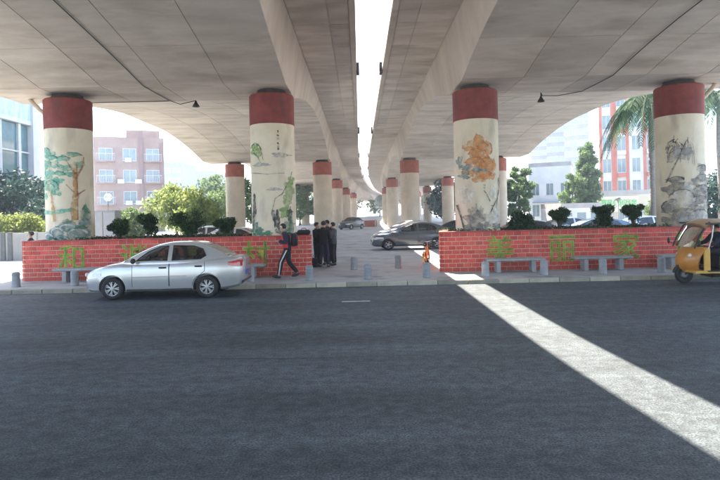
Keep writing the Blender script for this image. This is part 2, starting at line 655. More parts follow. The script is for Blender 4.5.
W_['slate'] = wash_mat('paint_slate', (.12, .22, .22), (.30, .42, .42), .9)
W_['pink'] = wash_mat('paint_pink', (.58, .22, .2), (.66, .38, .34), .85)
W_['cream'] = wash_mat('paint_cream', (.70, .68, .6), (.78, .76, .70), .9)

class Mural:
    """paint shapes wrapped on a column; zoom-frame coordinates: centre, half width, y of band and of planter top"""
    def __init__(s, col, cx, half, ytop, ybot, r=.79, seed=1):
        s.col, s.cx, s.half, s.yt, s.yb, s.r = col, cx, half, ytop, ybot, r
        s.zt, s.zb = CZ - 1.08 - GZ, 1.42 - GZ
        s.rng, s.lay = random.Random(seed), 0
    def pt(s, x, y, rad):
        a = max(-.985, min(.985, (x - s.cx) / s.half))
        th = math.asin(a)
        z = s.zb + (y - s.yb) / (s.yt - s.yb) * (s.zt - s.zb)
        return (rad * math.sin(th), -rad * math.cos(th), z)
    def lvl(s):
        s.lay += 1
        return s.r + .004 + .0006 * s.lay
    def blobs(s, name, m, lst, rough=.22):
        mb = MB()
        for (x, y, rx, ry) in lst:
            rad = s.lvl()
            n, rings = 22, 3
            ph = [s.rng.uniform(0, 6.28) for _ in range(4)]
            vs, fs = [s.pt(x, y, rad)], []
            for j in range(1, rings + 1):
                for k in range(n):
                    th = 2 * math.pi * k / n
                    w = 1 + rough * (math.sin(3 * th + ph[0]) * .5 + math.sin(5 * th + ph[1]) * .5 + math.sin(9 * th + ph[2]) * .35)
                    f = j / rings * w
                    vs.append(s.pt(x + rx * f * math.cos(th), y + ry * f * math.sin(th), rad))
            for k in range(n):
                fs.append((0, 1 + k, 1 + (k + 1) % n))
                for j in range(rings - 1):
                    a = 1 + j * n
                    fs.append((a + k, a + n + k, a + n + (k + 1) % n, a + (k + 1) % n))
            mb.add(vs, fs)
        return mb.build(name, m, s.col, fix=False)
    def strokes(s, name, m, lst):
        mb = MB()
        for pts, w0, w1 in lst:
            rad = s.lvl()
            # densify
            q = []
            for i in range(len(pts) - 1):
                for k in range(5):
                    t = k / 5
                    q.append((pts[i][0] * (1 - t) + pts[i + 1][0] * t, pts[i][1] * (1 - t) + pts[i + 1][1] * t))
            q.append(pts[-1])
            vs = []
            for i, p in enumerate(q):
                a, b = q[max(0, i - 1)], q[min(len(q) - 1, i + 1)]
                dx, dy = b[0] - a[0], b[1] - a[1]
                l = math.hypot(dx, dy) or 1
                t = i / (len(q) - 1)
                w = (w0 * (1 - t) + w1 * t) * s.rng.uniform(.75, 1.25) / 2
                vs.append(s.pt(p[0] - dy / l * w, p[1] + dx / l * w, rad))
                vs.append(s.pt(p[0] + dy / l * w, p[1] - dx / l * w, rad))
            mb.add(vs, [(2 * i, 2 * i + 1, 2 * i + 3, 2 * i + 2) for i in range(len(q) - 1)])
        return mb.build(name, m, s.col, fix=False)
    def arcs(s, lst):
        out = []
        for (x, y, rx, ry, a0, a1, w) in lst:
            out.append(([(x + rx * math.cos(R(a0 + (a1 - a0) * k / 7)), y - ry * math.sin(R(a0 + (a1 - a0) * k / 7))) for k in range(8)], w, w * .6))
        return out

m1 = Mural(cols1[0], 182, 97, 8, 452, seed=3)
m1.blobs('painted_foliage', W_['teal'], [(180, 215, 26, 14), (215, 165, 30, 12), (100, 180, 16, 26), (175, 262, 26, 12), (230, 190, 24, 10), (255, 150, 18, 12), (125, 100, 24, 18), (150, 118, 30, 16), (125, 150, 26, 20), (165, 152, 34, 14), (205, 128, 26, 12), (140, 190, 30, 20), (150, 238, 42, 30), (110, 215, 20, 22), (190, 185, 24, 12), (112, 275, 22, 12), (240, 112, 22, 10)], .3)
m1.strokes('painted_foliage_line', W_['deepgreen'], m1.arcs([(125, 100, 24, 16, 10, 170, 5), (155, 130, 30, 14, 10, 160, 4), (150, 160, 36, 16, 0, 150, 4), (150, 238, 36, 26, -20, 200, 5), (150, 240, 18, 14, 0, 300, 4), (205, 132, 28, 12, 10, 170, 4), (240, 115, 24, 10, 10, 170, 4), (190, 190, 22, 10, 0, 180, 4)]))
m1.strokes('painted_trunk', W_['ochre'], [([(247, 150), (243, 200), (246, 270), (236, 330), (240, 372)], 10, 22), ([(150, 250), (158, 310), (166, 375)], 8, 16)])
m1.strokes('painted_branch', W_['rust'], [([(245, 210), (265, 160), (268, 120)], 6, 3), ([(245, 190), (225, 150), (215, 130)], 6, 3), ([(242, 280), (270, 250)], 7, 3), ([(240, 260), (215, 230)], 5, 3), ([(250, 150), (250, 370)], 4, 4)])
m1.strokes('painted_water', W_['teal'], [([(100, 336), (150, 340), (232, 330)], 18, 14)])
m1.blobs('painted_rock', W_['slate'], [(130, 432, 34, 18), (175, 415, 34, 22), (215, 395, 36, 20), (245, 420, 36, 26), (185, 440, 34, 12), (265, 385, 14, 20)], .2)
m1.strokes('painted_rock_line', W_['cream'], m1.arcs([(130, 435, 26, 12, 10, 200, 6), (175, 415, 24, 14, 20, 210, 6), (215, 400, 26, 12, 0, 180, 6), (245, 425, 26, 18, 0, 180, 7)]))
m1.blobs('painted_bush', W_['deepgreen'], [(268, 345, 12, 30), (215, 375, 18, 8), (255, 400, 18, 8), (150, 440, 20, 6)], .3)

m2 = Mural(cols1[1], 97, 70, 107, 472, seed=5)
m2.blobs('painted_bird', W_['leafgreen'], [(50, 182, 15, 12), (62, 200, 13, 16), (42, 196, 8, 10)], .3)
m2.strokes('painted_bird_line', W_['deepgreen'], [([(38, 176), (52, 168), (68, 182), (74, 205), (78, 228)], 5, 2), ([(44, 200), (60, 215), (70, 235)], 4, 2)])
m2.strokes('painted_script', W_['ink'], [([(124, 130), (125, 138)], 6, 4), ([(121, 146), (127, 148)], 5, 4), ([(124, 154), (124, 160)], 6, 5), ([(122, 170), (126, 176)], 5, 4), ([(125, 180), (124, 194)], 6, 5)])
m2.blobs('painted_mist', W_['palegrey'], [(130, 210, 26, 8), (70, 240, 28, 6), (110, 320, 22, 5)], .3)
m2.strokes('painted_twig', W_['greywash'], [([(40, 265), (90, 272), (140, 268)], 3, 2), ([(130, 340), (155, 290), (160, 262)], 4, 2), ([(100, 400), (112, 350), (140, 330)], 4, 2)])
m2.blobs('painted_rockplant', W_['leafgreen'], [(153, 325, 14, 30), (146, 360, 12, 22), (158, 290, 8, 14), (140, 395, 16, 18)], .35)
m2.blobs('painted_leaf', W_['ink'], [(45, 372, 6, 40), (40, 420, 5, 26), (116, 420, 9, 30), (106, 405, 5, 18), (122, 455, 12, 10), (152, 405, 7, 26)], .3)
m2.blobs('painted_grass', W_['deepgreen'], [(42, 448, 16, 22), (60, 455, 14, 14), (150, 440, 14, 26), (85, 462, 20, 8)], .4)

m3 = Mural(cols1[2], 79, 64, 122, 462, seed=8)
m3.blobs('painted_mountain_base', W_['peach'], [(73, 190, 12, 20), (70, 222, 22, 20), (80, 250, 30, 18), (82, 285, 38, 18)], .3)
m3.blobs('painted_mountain', W_['orange'], [(116, 262, 8, 18), (78, 262, 18, 14), (72, 305, 20, 10), (73, 188, 14, 16), (52, 205, 20, 16), (85, 208, 16, 16), (70, 228, 22, 18), (100, 215, 12, 24), (62, 252, 26, 18), (95, 258, 20, 22), (86, 290, 24, 16), (45, 285, 16, 14), (108, 290, 12, 18)], .25)
m3.strokes('painted_ridge', W_['rust'], m3.arcs([(73, 188, 14, 16, -10, 190, 2), (85, 210, 16, 15, 0, 200, 2), (66, 228, 20, 15, 0, 180, 2), (100, 215, 12, 22, -30, 120, 2), (62, 254, 24, 16, 0, 180, 2), (95, 258, 18, 18, 0, 180, 2), (86, 292, 22, 14, 10, 190, 2.5), (44, 285, 16, 14, 30, 230, 2.5)]))
m3.blobs('painted_scrub', W_['slate'], [(40, 268, 14, 10), (36, 292, 12, 12), (66, 276, 12, 7), (88, 278, 10, 6), (25, 250, 6, 20)], .4)
m3.strokes('painted_branch', W_['ink'], [([(83, 322), (89, 324)], 5, 4), ([(83, 330), (88, 332)], 4, 3), ([(84, 338), (92, 350), (102, 372)], 3, 2), ([(132, 300), (134, 330), (126, 362), (112, 385), (100, 410)], 4, 2.5), ([(126, 362), (120, 392)], 3, 2), ([(112, 385), (104, 384)], 3, 2), ([(136, 320), (138, 290)], 3, 1.5), ([(18, 380), (26, 420), (32, 455)], 5, 3)])
m3.blobs('painted_cloud', W_['cream'], [(112, 420, 22, 26), (40, 350, 18, 26), (110, 345, 10, 20)], .3)
m3.blobs('painted_bush', W_['greywash'], [(62, 430, 24, 30), (50, 408, 8, 20), (74, 405, 8, 18), (84, 446, 16, 14), (42, 450, 14, 10), (62, 398, 5, 16), (120, 448, 14, 10)], .45)

m4 = Mural(cols1[3], 117, 75, 125, 466, seed=11)
wl = []
for k in range(26):
    x0, y0 = m4.rng.uniform(58, 112), m4.rng.uniform(188, 235)
    dx = m4.rng.uniform(-16, 12)
    wl.append(([(x0, y0), (x0 + dx * .7, y0 + 8), (x0 + dx, y0 + 22), (x0 + dx * 1.1, y0 + m4.rng.uniform(30, 52))], 2.2, 1.0))
wl.append(([(50, 330), (62, 290), (82, 240), (96, 205)], 4, 2))
m4.strokes('painted_willow', W_['ink'], wl)
m4.blobs('painted_willow_wash', W_['palegrey'], [(74, 245, 24, 22), (100, 240, 14, 20)], .4)
m4.blobs('painted_rock', W_['greywash'], [(70, 325, 18, 14), (62, 352, 18, 18), (150, 290, 24, 14), (152, 318, 26, 14), (150, 352, 30, 14), (140, 385, 34, 14), (60, 405, 16, 24), (60, 445, 18, 18), (110, 400, 16, 12), (165, 405, 18, 16)], .28)
m4.blobs('painted_crag', W_['greywash'], [(90, 345, 20, 16), (125, 330, 16, 14), (172, 330, 12, 18), (120, 365, 20, 12), (170, 370, 14, 16), (85, 420, 22, 14), (130, 412, 20, 12)], .3)
m4.blobs('painted_snow', W_['cream'], [(85, 380, 30, 26), (100, 350, 14, 22)], .2)
m4.blobs('painted_boulder', W_['palegrey'], [(135, 440, 40, 26), (95, 440, 26, 24), (160, 345, 22, 8)], .18)
m4.strokes('painted_rock_line', W_['ink'], m4.arcs([(85, 382, 32, 30, 10, 170, 3), (70, 325, 18, 12, 0, 190, 3), (150, 292, 24, 12, 0, 180, 2.5), (150, 320, 26, 12, 0, 180, 2.5), (148, 352, 30, 12, 0, 180, 2.5), (140, 385, 34, 12, 10, 180, 2.5), (135, 442, 40, 28, 10, 170, 2.5), (60, 405, 16, 24, 60, 260, 3)]))
m4.strokes('painted_blossom', W_['pink'], [([(170, 275), (164, 300), (176, 325)], 4, 3), ([(165, 325), (160, 350), (166, 375)], 4, 3), ([(178, 270), (182, 300)], 3, 2)])

# ================================================================== PLANTERS
M['brick'] = pmat('painted_brick', (.48, .042, .028), (.60, .085, .058), 3.5, .6, bump=.15, bscale=30, rand=.24, space='World', dirt=((.50, .14, .10), 1.1, .52, .82, (1, 1, .7)))
M['mortar'] = pmat('mortar', (.60, .38, .29), (.72, .53, .42), 8, .9)
M['coping'] = pmat('coping', (.36, .05, .045), (.48, .09, .08), 4, .8, rand=.1, space='World')
M['letter_green'] = wash_mat('letter_green', (.10, .28, .04), (.20, .38, .07), 1.0, 6, .4)
M['letter_yellow'] = wash_mat('letter_yellow', (.42, .38, .05), (.54, .50, .12), 1.0, 6, .3)
WY = 18.1            # front face
CH, NCO = .146, 9
BL = .262
WH = CH * NCO        # 1.31
brick_me = MB().bbox((0, 0, 0), (BL - .022, .05, CH - .022), .006).mesh('brick')
brick_half = MB().bbox((0, 0, 0), (BL / 2 - .022, .05, CH - .022), .006).mesh('brick_half')
brick_stub = MB().bbox((0, 0, 0), (.07, .05, CH - .03), .006).mesh('brick_short')
def planter(x0, x1, label, chars, seed):
    """front wall at WY, rounded corners, soil on top"""
    root = empty('brick_planter', ((x0 + x1) / 2, WY, GZ), 0, label, 'planter', 'red brick planters')
    cx = (x0 + x1) / 2
    hw, dep, rc = (x1 - x0) / 2, 2.95, .15
    ins = .55
    rng = random.Random(seed)
    def outline(o, n=7):
        p = []
        for (ax, ay, a0) in ((-hw + rc, rc, 180), (hw - rc, rc, 270)):
            for k in range(n + 1):
                a = R(a0 + 90 * k / n)
                p.append((ax + (rc - o) * math.cos(a), ay + (rc - o) * math.sin(a)))
        p += [(hw - ins - o, dep - o), (-hw + ins + o, dep - o)]
        return p
    def ringmesh(o0, o1, z0, z1):
        a, b = outline(o0), outline(o1)
        n = len(a)
        mb = MB()
        vs = [(p[0], p[1], z) for z in (z0, z1) for q in (a, b) for p in q]
        fs = []
        for k in range(n):
            j = (k + 1) % n
            fs += [(k, j, 2 * n + j, 2 * n + k), (n + j, n + k, 3 * n + k, 3 * n + j), (2 * n + k, 2 * n + j, 3 * n + j, 3 * n + k), (j, k, n + k, n + j)]
        return mb.add(vs, fs)
    ringmesh(.016, .24, 0, WH - .008).build('wall_core', M['mortar'], root)
    ringmesh(-.012, .26, WH - .006, WH + .035).build('coping', M['coping'], root)
    so_ = outline(.255)
    MB().add([(p[0], p[1], WH - .05) for p in so_], [tuple(range(len(so_)))]).build('soil', M['soil'], root, fix=False)
    L = 2 * hw - 2 * rc
    nb = int(round(L / BL))
    bl = L / nb
    rest = MB()
    for r in range(NCO):
        z = CH * (r + .5)
        half = r % 2
        xs = [-hw + rc + bl * (k + .5 + (.5 if half else 0)) for k in range(nb - (1 if half else 0))]
        for xx in xs:
            if r == 0:
                rest.box((xx, .025 + rng.uniform(-.003, .003), z), (BL - .022, .05, CH - .022))
                continue
            o = link_mesh('brick', brick_me, M['brick'], root)
            o.location = (xx, .025 + rng.uniform(-.003, .003), z)
            o.rotation_euler = (rng.uniform(-.006, .006), rng.uniform(-.006, .006), rng.uniform(-.008, .008))
        if half:
            for xx in (-hw + rc + bl * .25, hw - rc - bl * .25):
                o = link_mesh('brick', brick_half, M['brick'], root)
                o.location = (xx, .025 + rng.uniform(-.003, .003), z)
        # rounded corners: short bricks
        for sgn in (-1, 1):
            nc = 3
            for k in range(nc):
                a = R(90 * (k + .5) / nc)
                rr = rc - .025
                pxx, pyy = sgn * (hw - rc + rr * math.sin(a)), rc - rr * math.cos(a)
                if k < 1:
                    o = link_mesh('brick', brick_stub, M['brick'], root)
                    o.location = (pxx, pyy, z)
                    o.rotation_euler = (0, 0, sgn * a)
                else:
                    rest.box((pxx, pyy, z), (.07, .05, CH - .03), (0, 0, sgn * a))
            for k in range(int((dep - rc) / BL)):
                yy = rc + BL * (k + .5 + (.5 if half else 0) * .9)
                rest.box((sgn * (hw - .025 - ins * (yy - rc) / (dep - rc)), yy, z), (.05, BL - .028, CH - .03), (0, 0, sgn * math.atan2(ins, dep - rc)))
    o = rest.build('side_brick', M['brick'], root)
    tag(o, kind='stuff')
    for (ch, xp) in chars:
        p = px(xp, 252, WY)
        for nm, off_, ex, yy, mm in (('character_outline', .016, .003, -.006, M['letter_yellow']), ('painted_character', -.012, .003, -.010, M['letter_green'])):
            cu = bpy.data.curves.new(nm, 'FONT')
            cu.body = ch
            cu.size = .98
            cu.offset = off_
            cu.extrude = ex
            cu.resolution_u = 3
            cu.align_x = 'CENTER'
            t = bpy.data.objects.new(nm, cu)
            C.objects.link(t)
            me = eval_mesh(t)
            drop(t)
            mt = Matrix.Translation((p.x - cx, yy, .36)) @ Matrix.Rotation(R(90), 4, 'X')
            me.transform(mt)
            link_mesh(nm, me, mm, root)
    return root
PL = planter(-11.42, -1.66, 'red brick planter behind the silver car, lettered with green characters', [('和', 72), ('谐', 134), ('乡', 195), ('村', 256)], 1)
PR = planter(2.65, 12.3, 'red brick planter with three benches in front, lettered with green characters', [('美', 500), ('丽', 562), ('家', 626), ('园', 690)], 2)

# ================================================================== STREET FURNITURE
M['stone'] = pmat('bench_stone', (.27, .28, .29), (.36, .37, .38), 5, .8, bump=.2, rand=.08)
M['bollard'] = pmat('bollard_stone', (.24, .26, .28), (.33, .35, .37), 6, .8, bump=.2, rand=.10)
def bench(x0, x1, label):
    L = x1 - x0
    root = empty('stone_bench', ((x0 + x1) / 2, WY - .36, GZ), 0, label, 'bench', 'stone benches along the planters')
    MB().bbox((0, 0, .41), (L, .40, .075), .012).build('seat', M['stone'], root)
    for s in (-1, 1):
        MB().bbox((s * (L / 2 - .38), 0, .187), (.14, .34, .372), .012).build('leg', M['stone'], root)
def bx(p): return px(p, 268, WY - .36).x
bench(bx(55), bx(112), 'grey stone bench half hidden by the front of the silver car')
bench(bx(208), bx(265), 'grey stone bench by the rear of the silver car')
bench(bx(486), bx(544), 'grey stone bench nearest the bare end of the right planter')
bench(bx(573), bx(631), 'grey stone bench in the middle of the right planter wall')
bench(bx(659), bx(717), 'grey stone bench partly hidden by the orange three wheeler')

bol_me = MB().lathe([(.125, 0), (.125, .02), (.118, .03), (.112, .42), (.10, .45), (.06, .462)], n=20).mesh('bollard_post')
bol_cap = MB().lathe([(.118, .36), (.122, .365), (.122, .39), (.117, .395)], n=20, cap=False).mesh('bollard_ring')
bl_lab = ['at the sunlit left corner', 'between the left bench legs and the car', 'hidden behind the front of the silver car', 'hidden behind the rear door of the silver car', 'just behind the tail of the silver car', 'beside the right end of the left planter', 'in the open gap, nearest the standing group', 'next to the orange bicycle', 'at the left end of the first bench on the right',
          'between the first and second right benches', 'before the middle of the second right bench', 'close to the three wheeler front wheel']
def bollard(p, label):
    root = empty('stone_bollard', p, 0, label, 'bollard', 'short stone bollards along the kerb')
    a = link_mesh('post', bol_me, M['bollard'], root, True)
    b = link_mesh('ring', bol_cap, M['bollard'], root, True)
    return root
for k in range(12):
    if k in (2, 3): continue
    xp = 16 + 58.7 * k
    p = px(xp, 280, 16.75)
    bollard((p.x, 16.75, GZ), 'short grey stone bollard ' + bl_lab[k])
for xp, dd, lb in ((354, 19.6, 'standing back from the kerb near the standing group'), (398, 19.8, 'standing back from the kerb left of the bicycle')):
    bollard((px(xp, 265, dd).x, dd, GZ), 'short grey stone bollard ' + lb)

# hanging floodlights with their cables
def floodlight(loc, cable, label):
    root = empty('floodlight', loc, 0, label, 'lamp', 'floodlights under the decks')
    MB().lathe([(.035, .16), (.05, .10), (.15, -.06), (.14, -.07), (.03, .0)], n=18).build('lamp_shade', M['dark'], root, smooth=True)
    MB().tube([(0, 0, .14), (0, 0, .30), (0, -.15, ZS - loc[2] + .02)], .02, 6).build('bracket', M['dark'], root)
    q = [Vector(c) - Vector(loc) for c in cable]
    MB().tube(q, .015, 6).build('cable', M['dark'], root)
def sag(x0, x1, y0, y1, n=14):
    return [(x0 + (x1 - x0) * k / n + off(y0 + (y1 - y0) * k / n), y0 + (y1 - y0) * k / n, soffit(y0 + (y1 - y0) * k / n) - .03) for k in range(n + 1)]
lp = px(196, 105, 21.6)
floodlight((lp.x, 21.6, lp.z), sag(-7.7, -7.15, 4, 20.6) + [(lp.x - .5, 21.2, ZS - .05), (lp.x, 21.6, lp.z + .18)], 'small black floodlight hung under the left deck on a long cable')
lp = px(541, 100, 21.6)
floodlight((lp.x, 21.6, lp.z), sag(9.25, 8.55, 4, 20.6) + [(lp.x + .5, 21.2, ZS - .05), (lp.x, 21.6, lp.z + .18)], 'small black floodlight hung under the right deck on a long cable')
o = MB().tube(sag(-11.9, -7.2, PIER0 + 1.1, PIER0 + 1.1, 6), .015, 6).build('crossing_cable', M['dark'])
tag(o, 'thin dark cable fixed across the left deck underside above the left column', 'cable')

# drain pipes beside outer columns
def downpipe(x, s, label):
    pts = [(x + s * .95, PIER0 + .55, 6.9), (x + s * .5, PIER0 + .3, 6.45), (x + s * .06, PIER0 + .2, 6.05), (x, PIER0 + .2, 5.7), (x, PIER0 + .2, WH)]
    root = empty('drain_pipe', (x, PIER0 + .2, WH), 0, label, 'pipe', 'drain pipes on the outer columns')
    MB().tube([(p[0] - x, p[1] - PIER0 - .2, p[2] - WH) for p in pts], .075, 10).build('pipe', M['plain_plaster'], root, smooth=True)
    for z in (2.0, 3.6, 5.2):
        MB().lathe([(.09, z - WH - .03), (.09, z - WH + .03)], n=10).build('clamp', M['grey_metal'], root)
downpipe(XC - 11.05 - .92, -1, 'beige drain pipe running down the leftmost painted column')
downpipe(XC + 11.05 + .92, 1, 'beige drain pipe running down the rightmost painted column')

# ================================================================== VEGETATION
LM = {}
LM['dark'] = leaf_mat('leaf_dark', (.018, .042, .018), (.07, .125, .045), .3)
LM['mid'] = leaf_mat('leaf_mid', (.07, .125, .045), (.17, .24, .09), .5)
LM['bright'] = leaf_mat('leaf_bright', (.12, .17, .05), (.31, .36, .11), .55)
LM['blue'] = leaf_mat('leaf_blue', (.02, .05, .045), (.05, .10, .08), .3)
LM['palm'] = leaf_mat('leaf_palm', (.03, .075, .04), (.08, .15, .07), .35)

def leaf_mesh(name, clumps, n, size, seed):
    """clumps: list of (centre, radius xyz); folded diamond leaves spread through them"""
    rg = np.random.default_rng(seed)
    vol = np.array([c[1][0] * c[1][1] * c[1][2] for c in clumps]) ** .67
    pick = rg.choice(len(clumps), n, p=vol / vol.sum())
    cen = np.array([c[0] for c in clumps])[pick]
    rad = np.array([c[1] for c in clumps])[pick]
    d = rg.normal(size=(n, 3))
    d /= np.linalg.norm(d, axis=1)[:, None]
    rr = rg.random(n) ** .42
    pos = cen + d * rad * rr[:, None] * (1 + rg.normal(size=(n, 1)) * .10)
    ax = rg.normal(size=(n, 3)) + d * .6
    ax /= np.linalg.norm(ax, axis=1)[:, None]
    t = np.cross(ax, rg.normal(size=(n, 3)))
    t /= np.linalg.norm(t, axis=1)[:, None]
    b = np.cross(ax, t)
    s = size * rg.uniform(.6, 1.35, n)[:, None]
    v = np.stack([pos - t * s, pos + b * s * .42 + ax * s * .12, pos + t * s, pos - b * s * .42 + ax * s * .12], 1).reshape(-1, 3)
    me = bpy.data.meshes.new(name)
    me.vertices.add(4 * n)
    me.vertices.foreach_set('co', v.ravel())
    me.loops.add(4 * n)
    me.loops.foreach_set('vertex_index', np.arange(4 * n))
    me.polygons.add(n)
    me.polygons.foreach_set('loop_start', np.arange(0, 4 * n, 4))
    me.update(calc_edges=True)
    return me

def tree(name, label, loc, h, cr, trunk_h, lm, n, leaf, seed, group=None, cat='tree', squash=1.0, nclump=16):
    rg = random.Random(seed)
    root = empty(name, loc, rg.uniform(0, 6), label, cat, group)
    tr = MB()
    tw = h * .018 + .03
    lean = (rg.uniform(-.2, .2), rg.uniform(-.2, .2))
    tr.tube([(0, 0, -.05), (lean[0] * .2, lean[1] * .2, trunk_h * .5), (lean[0], lean[1], trunk_h), (lean[0] * 1.4, lean[1] * 1.4, trunk_h + (h - trunk_h) * .55)], [tw * 1.5, tw, tw * .8, tw * .3], 8)
    cl = []
    ch = h - trunk_h
    for k in range(nclump):
        a = 2.4 * k + rg.uniform(-.4, .4)
        f = (k + .5) / nclump
        z = trunk_h + ch * (.06 + .84 * f)
        prof = math.sin(math.pi * (.18 + .74 * f)) ** .8
        q = cr * prof * rg.uniform(.35, .85)
        c = (q * math.cos(a) + lean[0], q * math.sin(a) + lean[1], z)
        r0 = cr * rg.uniform(.28, .5) * (.6 + .5 * prof)
        cl.append((c, (r0, r0, r0 * .7 * squash)))
        if k % 2 == 0:
            zb = trunk_h * rg.uniform(.75, 1.0) + ch * .3 * f
            tr.tube([(lean[0], lean[1], zb), ((c[0] + lean[0]) / 2, (c[1] + lean[1]) / 2, (zb + z) / 2 + .05 * h), c], [tw * .5, tw * .33, tw * .1], 6)
    tr.build('trunk', M['bark'], root, smooth=True)
    link_mesh('crown', leaf_mesh('crown', cl, n, leaf, seed), lm, root)
    return root

def shrub(loc, h, w, lm, label, seed, n=2600, leaf=.05, group='clipped dark shrubs in the planters'):
    rg = random.Random(seed)
    root = empty('shrub', loc, rg.uniform(0, 6), label, 'shrub', group)
    st, cl = MB(), []
    for k in range(9):
        a = 2.4 * k
        q = w * rg.uniform(.1, .42)
        c = (q * math.cos(a), q * math.sin(a), h * rg.uniform(.35, .88))
        r0 = w * rg.uniform(.18, .32)
        cl.append((c, (r0, r0, r0 * .9)))
        st.tube([(0, 0, -.08), (c[0] * .4, c[1] * .4, c[2] * .55), c], [.02, .014, .006], 5)
    st.build('stem', M['bark'], root)
    link_mesh('foliage', leaf_mesh('foliage', cl, n, leaf, seed), lm, root)

pz = GZ + WH - .05
left_sh = [(120, 18, 'dark shrub in front of the grey cabinet'), (148, 25, 'taller dark shrub right of the grey cabinet'), (188, 26, 'large dark shrub above the silver car roof'), (228, 18, 'low dark shrub below the plain orange topped column')]
right_sh = [(522, 16, 'broad dark shrub left of the parked cars'), (560, 20, 'loose upright shrub before the parked van'), (603, 21, 'rounded dark shrub between the parked cars'), (634, 23, 'spiky dark shrub under the green lettered sign')]
rs = 20
for lst in (left_sh, right_sh):
    for xp, hp, lb in lst:
        dd = 19.3 + (rs % 3) * .35
        q = px(xp, 240, dd)
        wv = {188: 1.0, 522: .85, 228: .8, 120: .8}.get(xp, .72)
        shrub((q.x, dd, pz), hp * dd / FPX + .05, wv, LM['dark'], lb, rs)
        rs += 1
# low foliage filling the planter ground
for root_, x0, x1, nm in ((PL, -11.0, -1.9, 'left'), (PR, 2.9, 12.1, 'right')):
    rg = random.Random(7)
    cl = []
    for k in range(60):
        xx = rg.uniform(x0, x1)
        yy = WY + rg.uniform(.4, 2.6)
        cl.append(((xx, yy, pz + .05), (.35, .25, .12)))
    o = link_mesh('ground_cover', leaf_mesh('ground_cover', cl, 3500, .05, 5), LM['dark'])
    tag(o, 'low dark ground cover over the soil of the %s planter' % nm, 'plants', None, 'stuff')

def gtree(name, xp, yp, ytop, d, cr, lm, lb, seed, n=4200, leaf=.17, th=.3, grp='trees behind the viaduct', sq=1.0, ncl=16):
    q = px(xp, yp, d)
    h = px(xp, ytop, d).z - GZ
    return tree(name, lb, (q.x, d, GZ), h, cr, h * th, lm, n, leaf, seed, grp, 'tree', sq, ncl)

# left side
gtree('garden_tree', 178, 230, 184, 44, 2.3, LM['bright'], 'sunlit yellow green tree left of the plain orange topped column', 31, 5200, .16, .22)
gtree('garden_tree', 203, 230, 196, 40, 1.8, LM['bright'], 'low sunlit yellow green tree touching the plain orange topped column', 32, 4200, .14, .15)
gtree('garden_tree', 243, 230, 176, 58, 3.0, LM['mid'], 'green tree between the plain column and the bird column', 33, 5200, .2, .2)
gtree('garden_tree', 216, 230, 172, 75, 3.4, LM['mid'], 'taller hazy tree behind the yellow green trees', 34, 4500, .25, .2)
gtree('garden_tree', 132, 230, 206, 38, 1.4, LM['mid'], 'small green tree between the cabinet and the pink building', 35, 3000, .13, .15)
gtree('dark_tree', 12, 225, 168, 33, 3.0, LM['blue'], 'dark blue green tree before the glass building', 36, 6500, .16, .12)
gtree('dark_tree', 36, 225, 176, 36, 2.4, LM['blue'], 'smaller dark tree half behind the leftmost column', 37, 4500, .16, .12)
gtree('dark_tree', -28, 225, 160, 34, 3.0, LM['blue'], 'dark tree cut off by the left picture edge', 38, 3500, .18, .12)
# right side
gtree('street_tree', 587, 226, 136, 58, 1.5, LM['mid'], 'tall green tree left of the red and white building', 41, 8000, .19, .15, sq=1.3, ncl=24)
gtree('street_tree', 576, 226, 170, 57, 1.8, LM['mid'], 'shorter green tree against the white building end wall', 46, 3600, .18, .15)
gtree('street_tree', 519, 226, 162, 62, 1.9, LM['mid'], 'green tree beside the plain column right of the orange mountain', 42, 6000, .2, .15)
gtree('street_tree', 660, 226, 196, 40, 1.2, LM['mid'], 'small green tree left of the willow painted column', 43, 4200, .13, .15)
gtree('street_tree', 716, 226, 172, 36, 2.6, LM['blue'], 'dark green tree at the right picture edge', 44, 5200, .16, .12)
gtree('street_tree', 450, 226, 178, 92, 4.2, LM['blue'], 'dark tree seen between the columns under the right deck', 45, 5200, .28, .12)
gtree('street_tree', 300, 226, 178, 95, 4.0, LM['mid'], 'hazy green tree seen between the columns under the left deck', 47, 4200, .28, .12)
for k in range(11):
    xx = -70 + 15 * k
    tree('far_tree', 'hazy tree closing the far end of the viaduct', (xx + 18, 205 + (k % 3) * 12, GZ), 11 + (k * 7 % 5), 6.5, 2.0, LM['mid'], 1800, .6, 60 + k, 'far trees past the viaduct end')

# hedge above the grey boundary wall, left
cl = []
rg = random.Random(2)
for k in range(70):
    a = px(rg.uniform(-60, 40), 230, 29.2)
    cl.append(((a.x, 29.2 + rg.uniform(-.35, .35), rg.uniform(1.2, 2.35)), (.5, .4, .38)))
hd = empty('hedge', (px(-10, 230, 29.2).x, 29.2, GZ), 0, 'sunlit green hedge above the grey boundary wall on the left', 'hedge')
o = link_mesh('foliage', leaf_mesh('foliage', cl, 15000, .085, 9), LM['bright'], hd)
o.matrix_parent_inverse = Matrix.Translation(hd.location).inverted()
o = MB()
for k in range(9):
    q = px(-55 + 11 * k, 230, 29.2)
    o.tube([(q.x, 29.2, GZ), (q.x + .1, 29.2, 1.9)], [.04, .02], 6)
o = o.build('stem', M['bark'], hd)
o.matrix_parent_inverse = Matrix.Translation(hd.location).inverted()

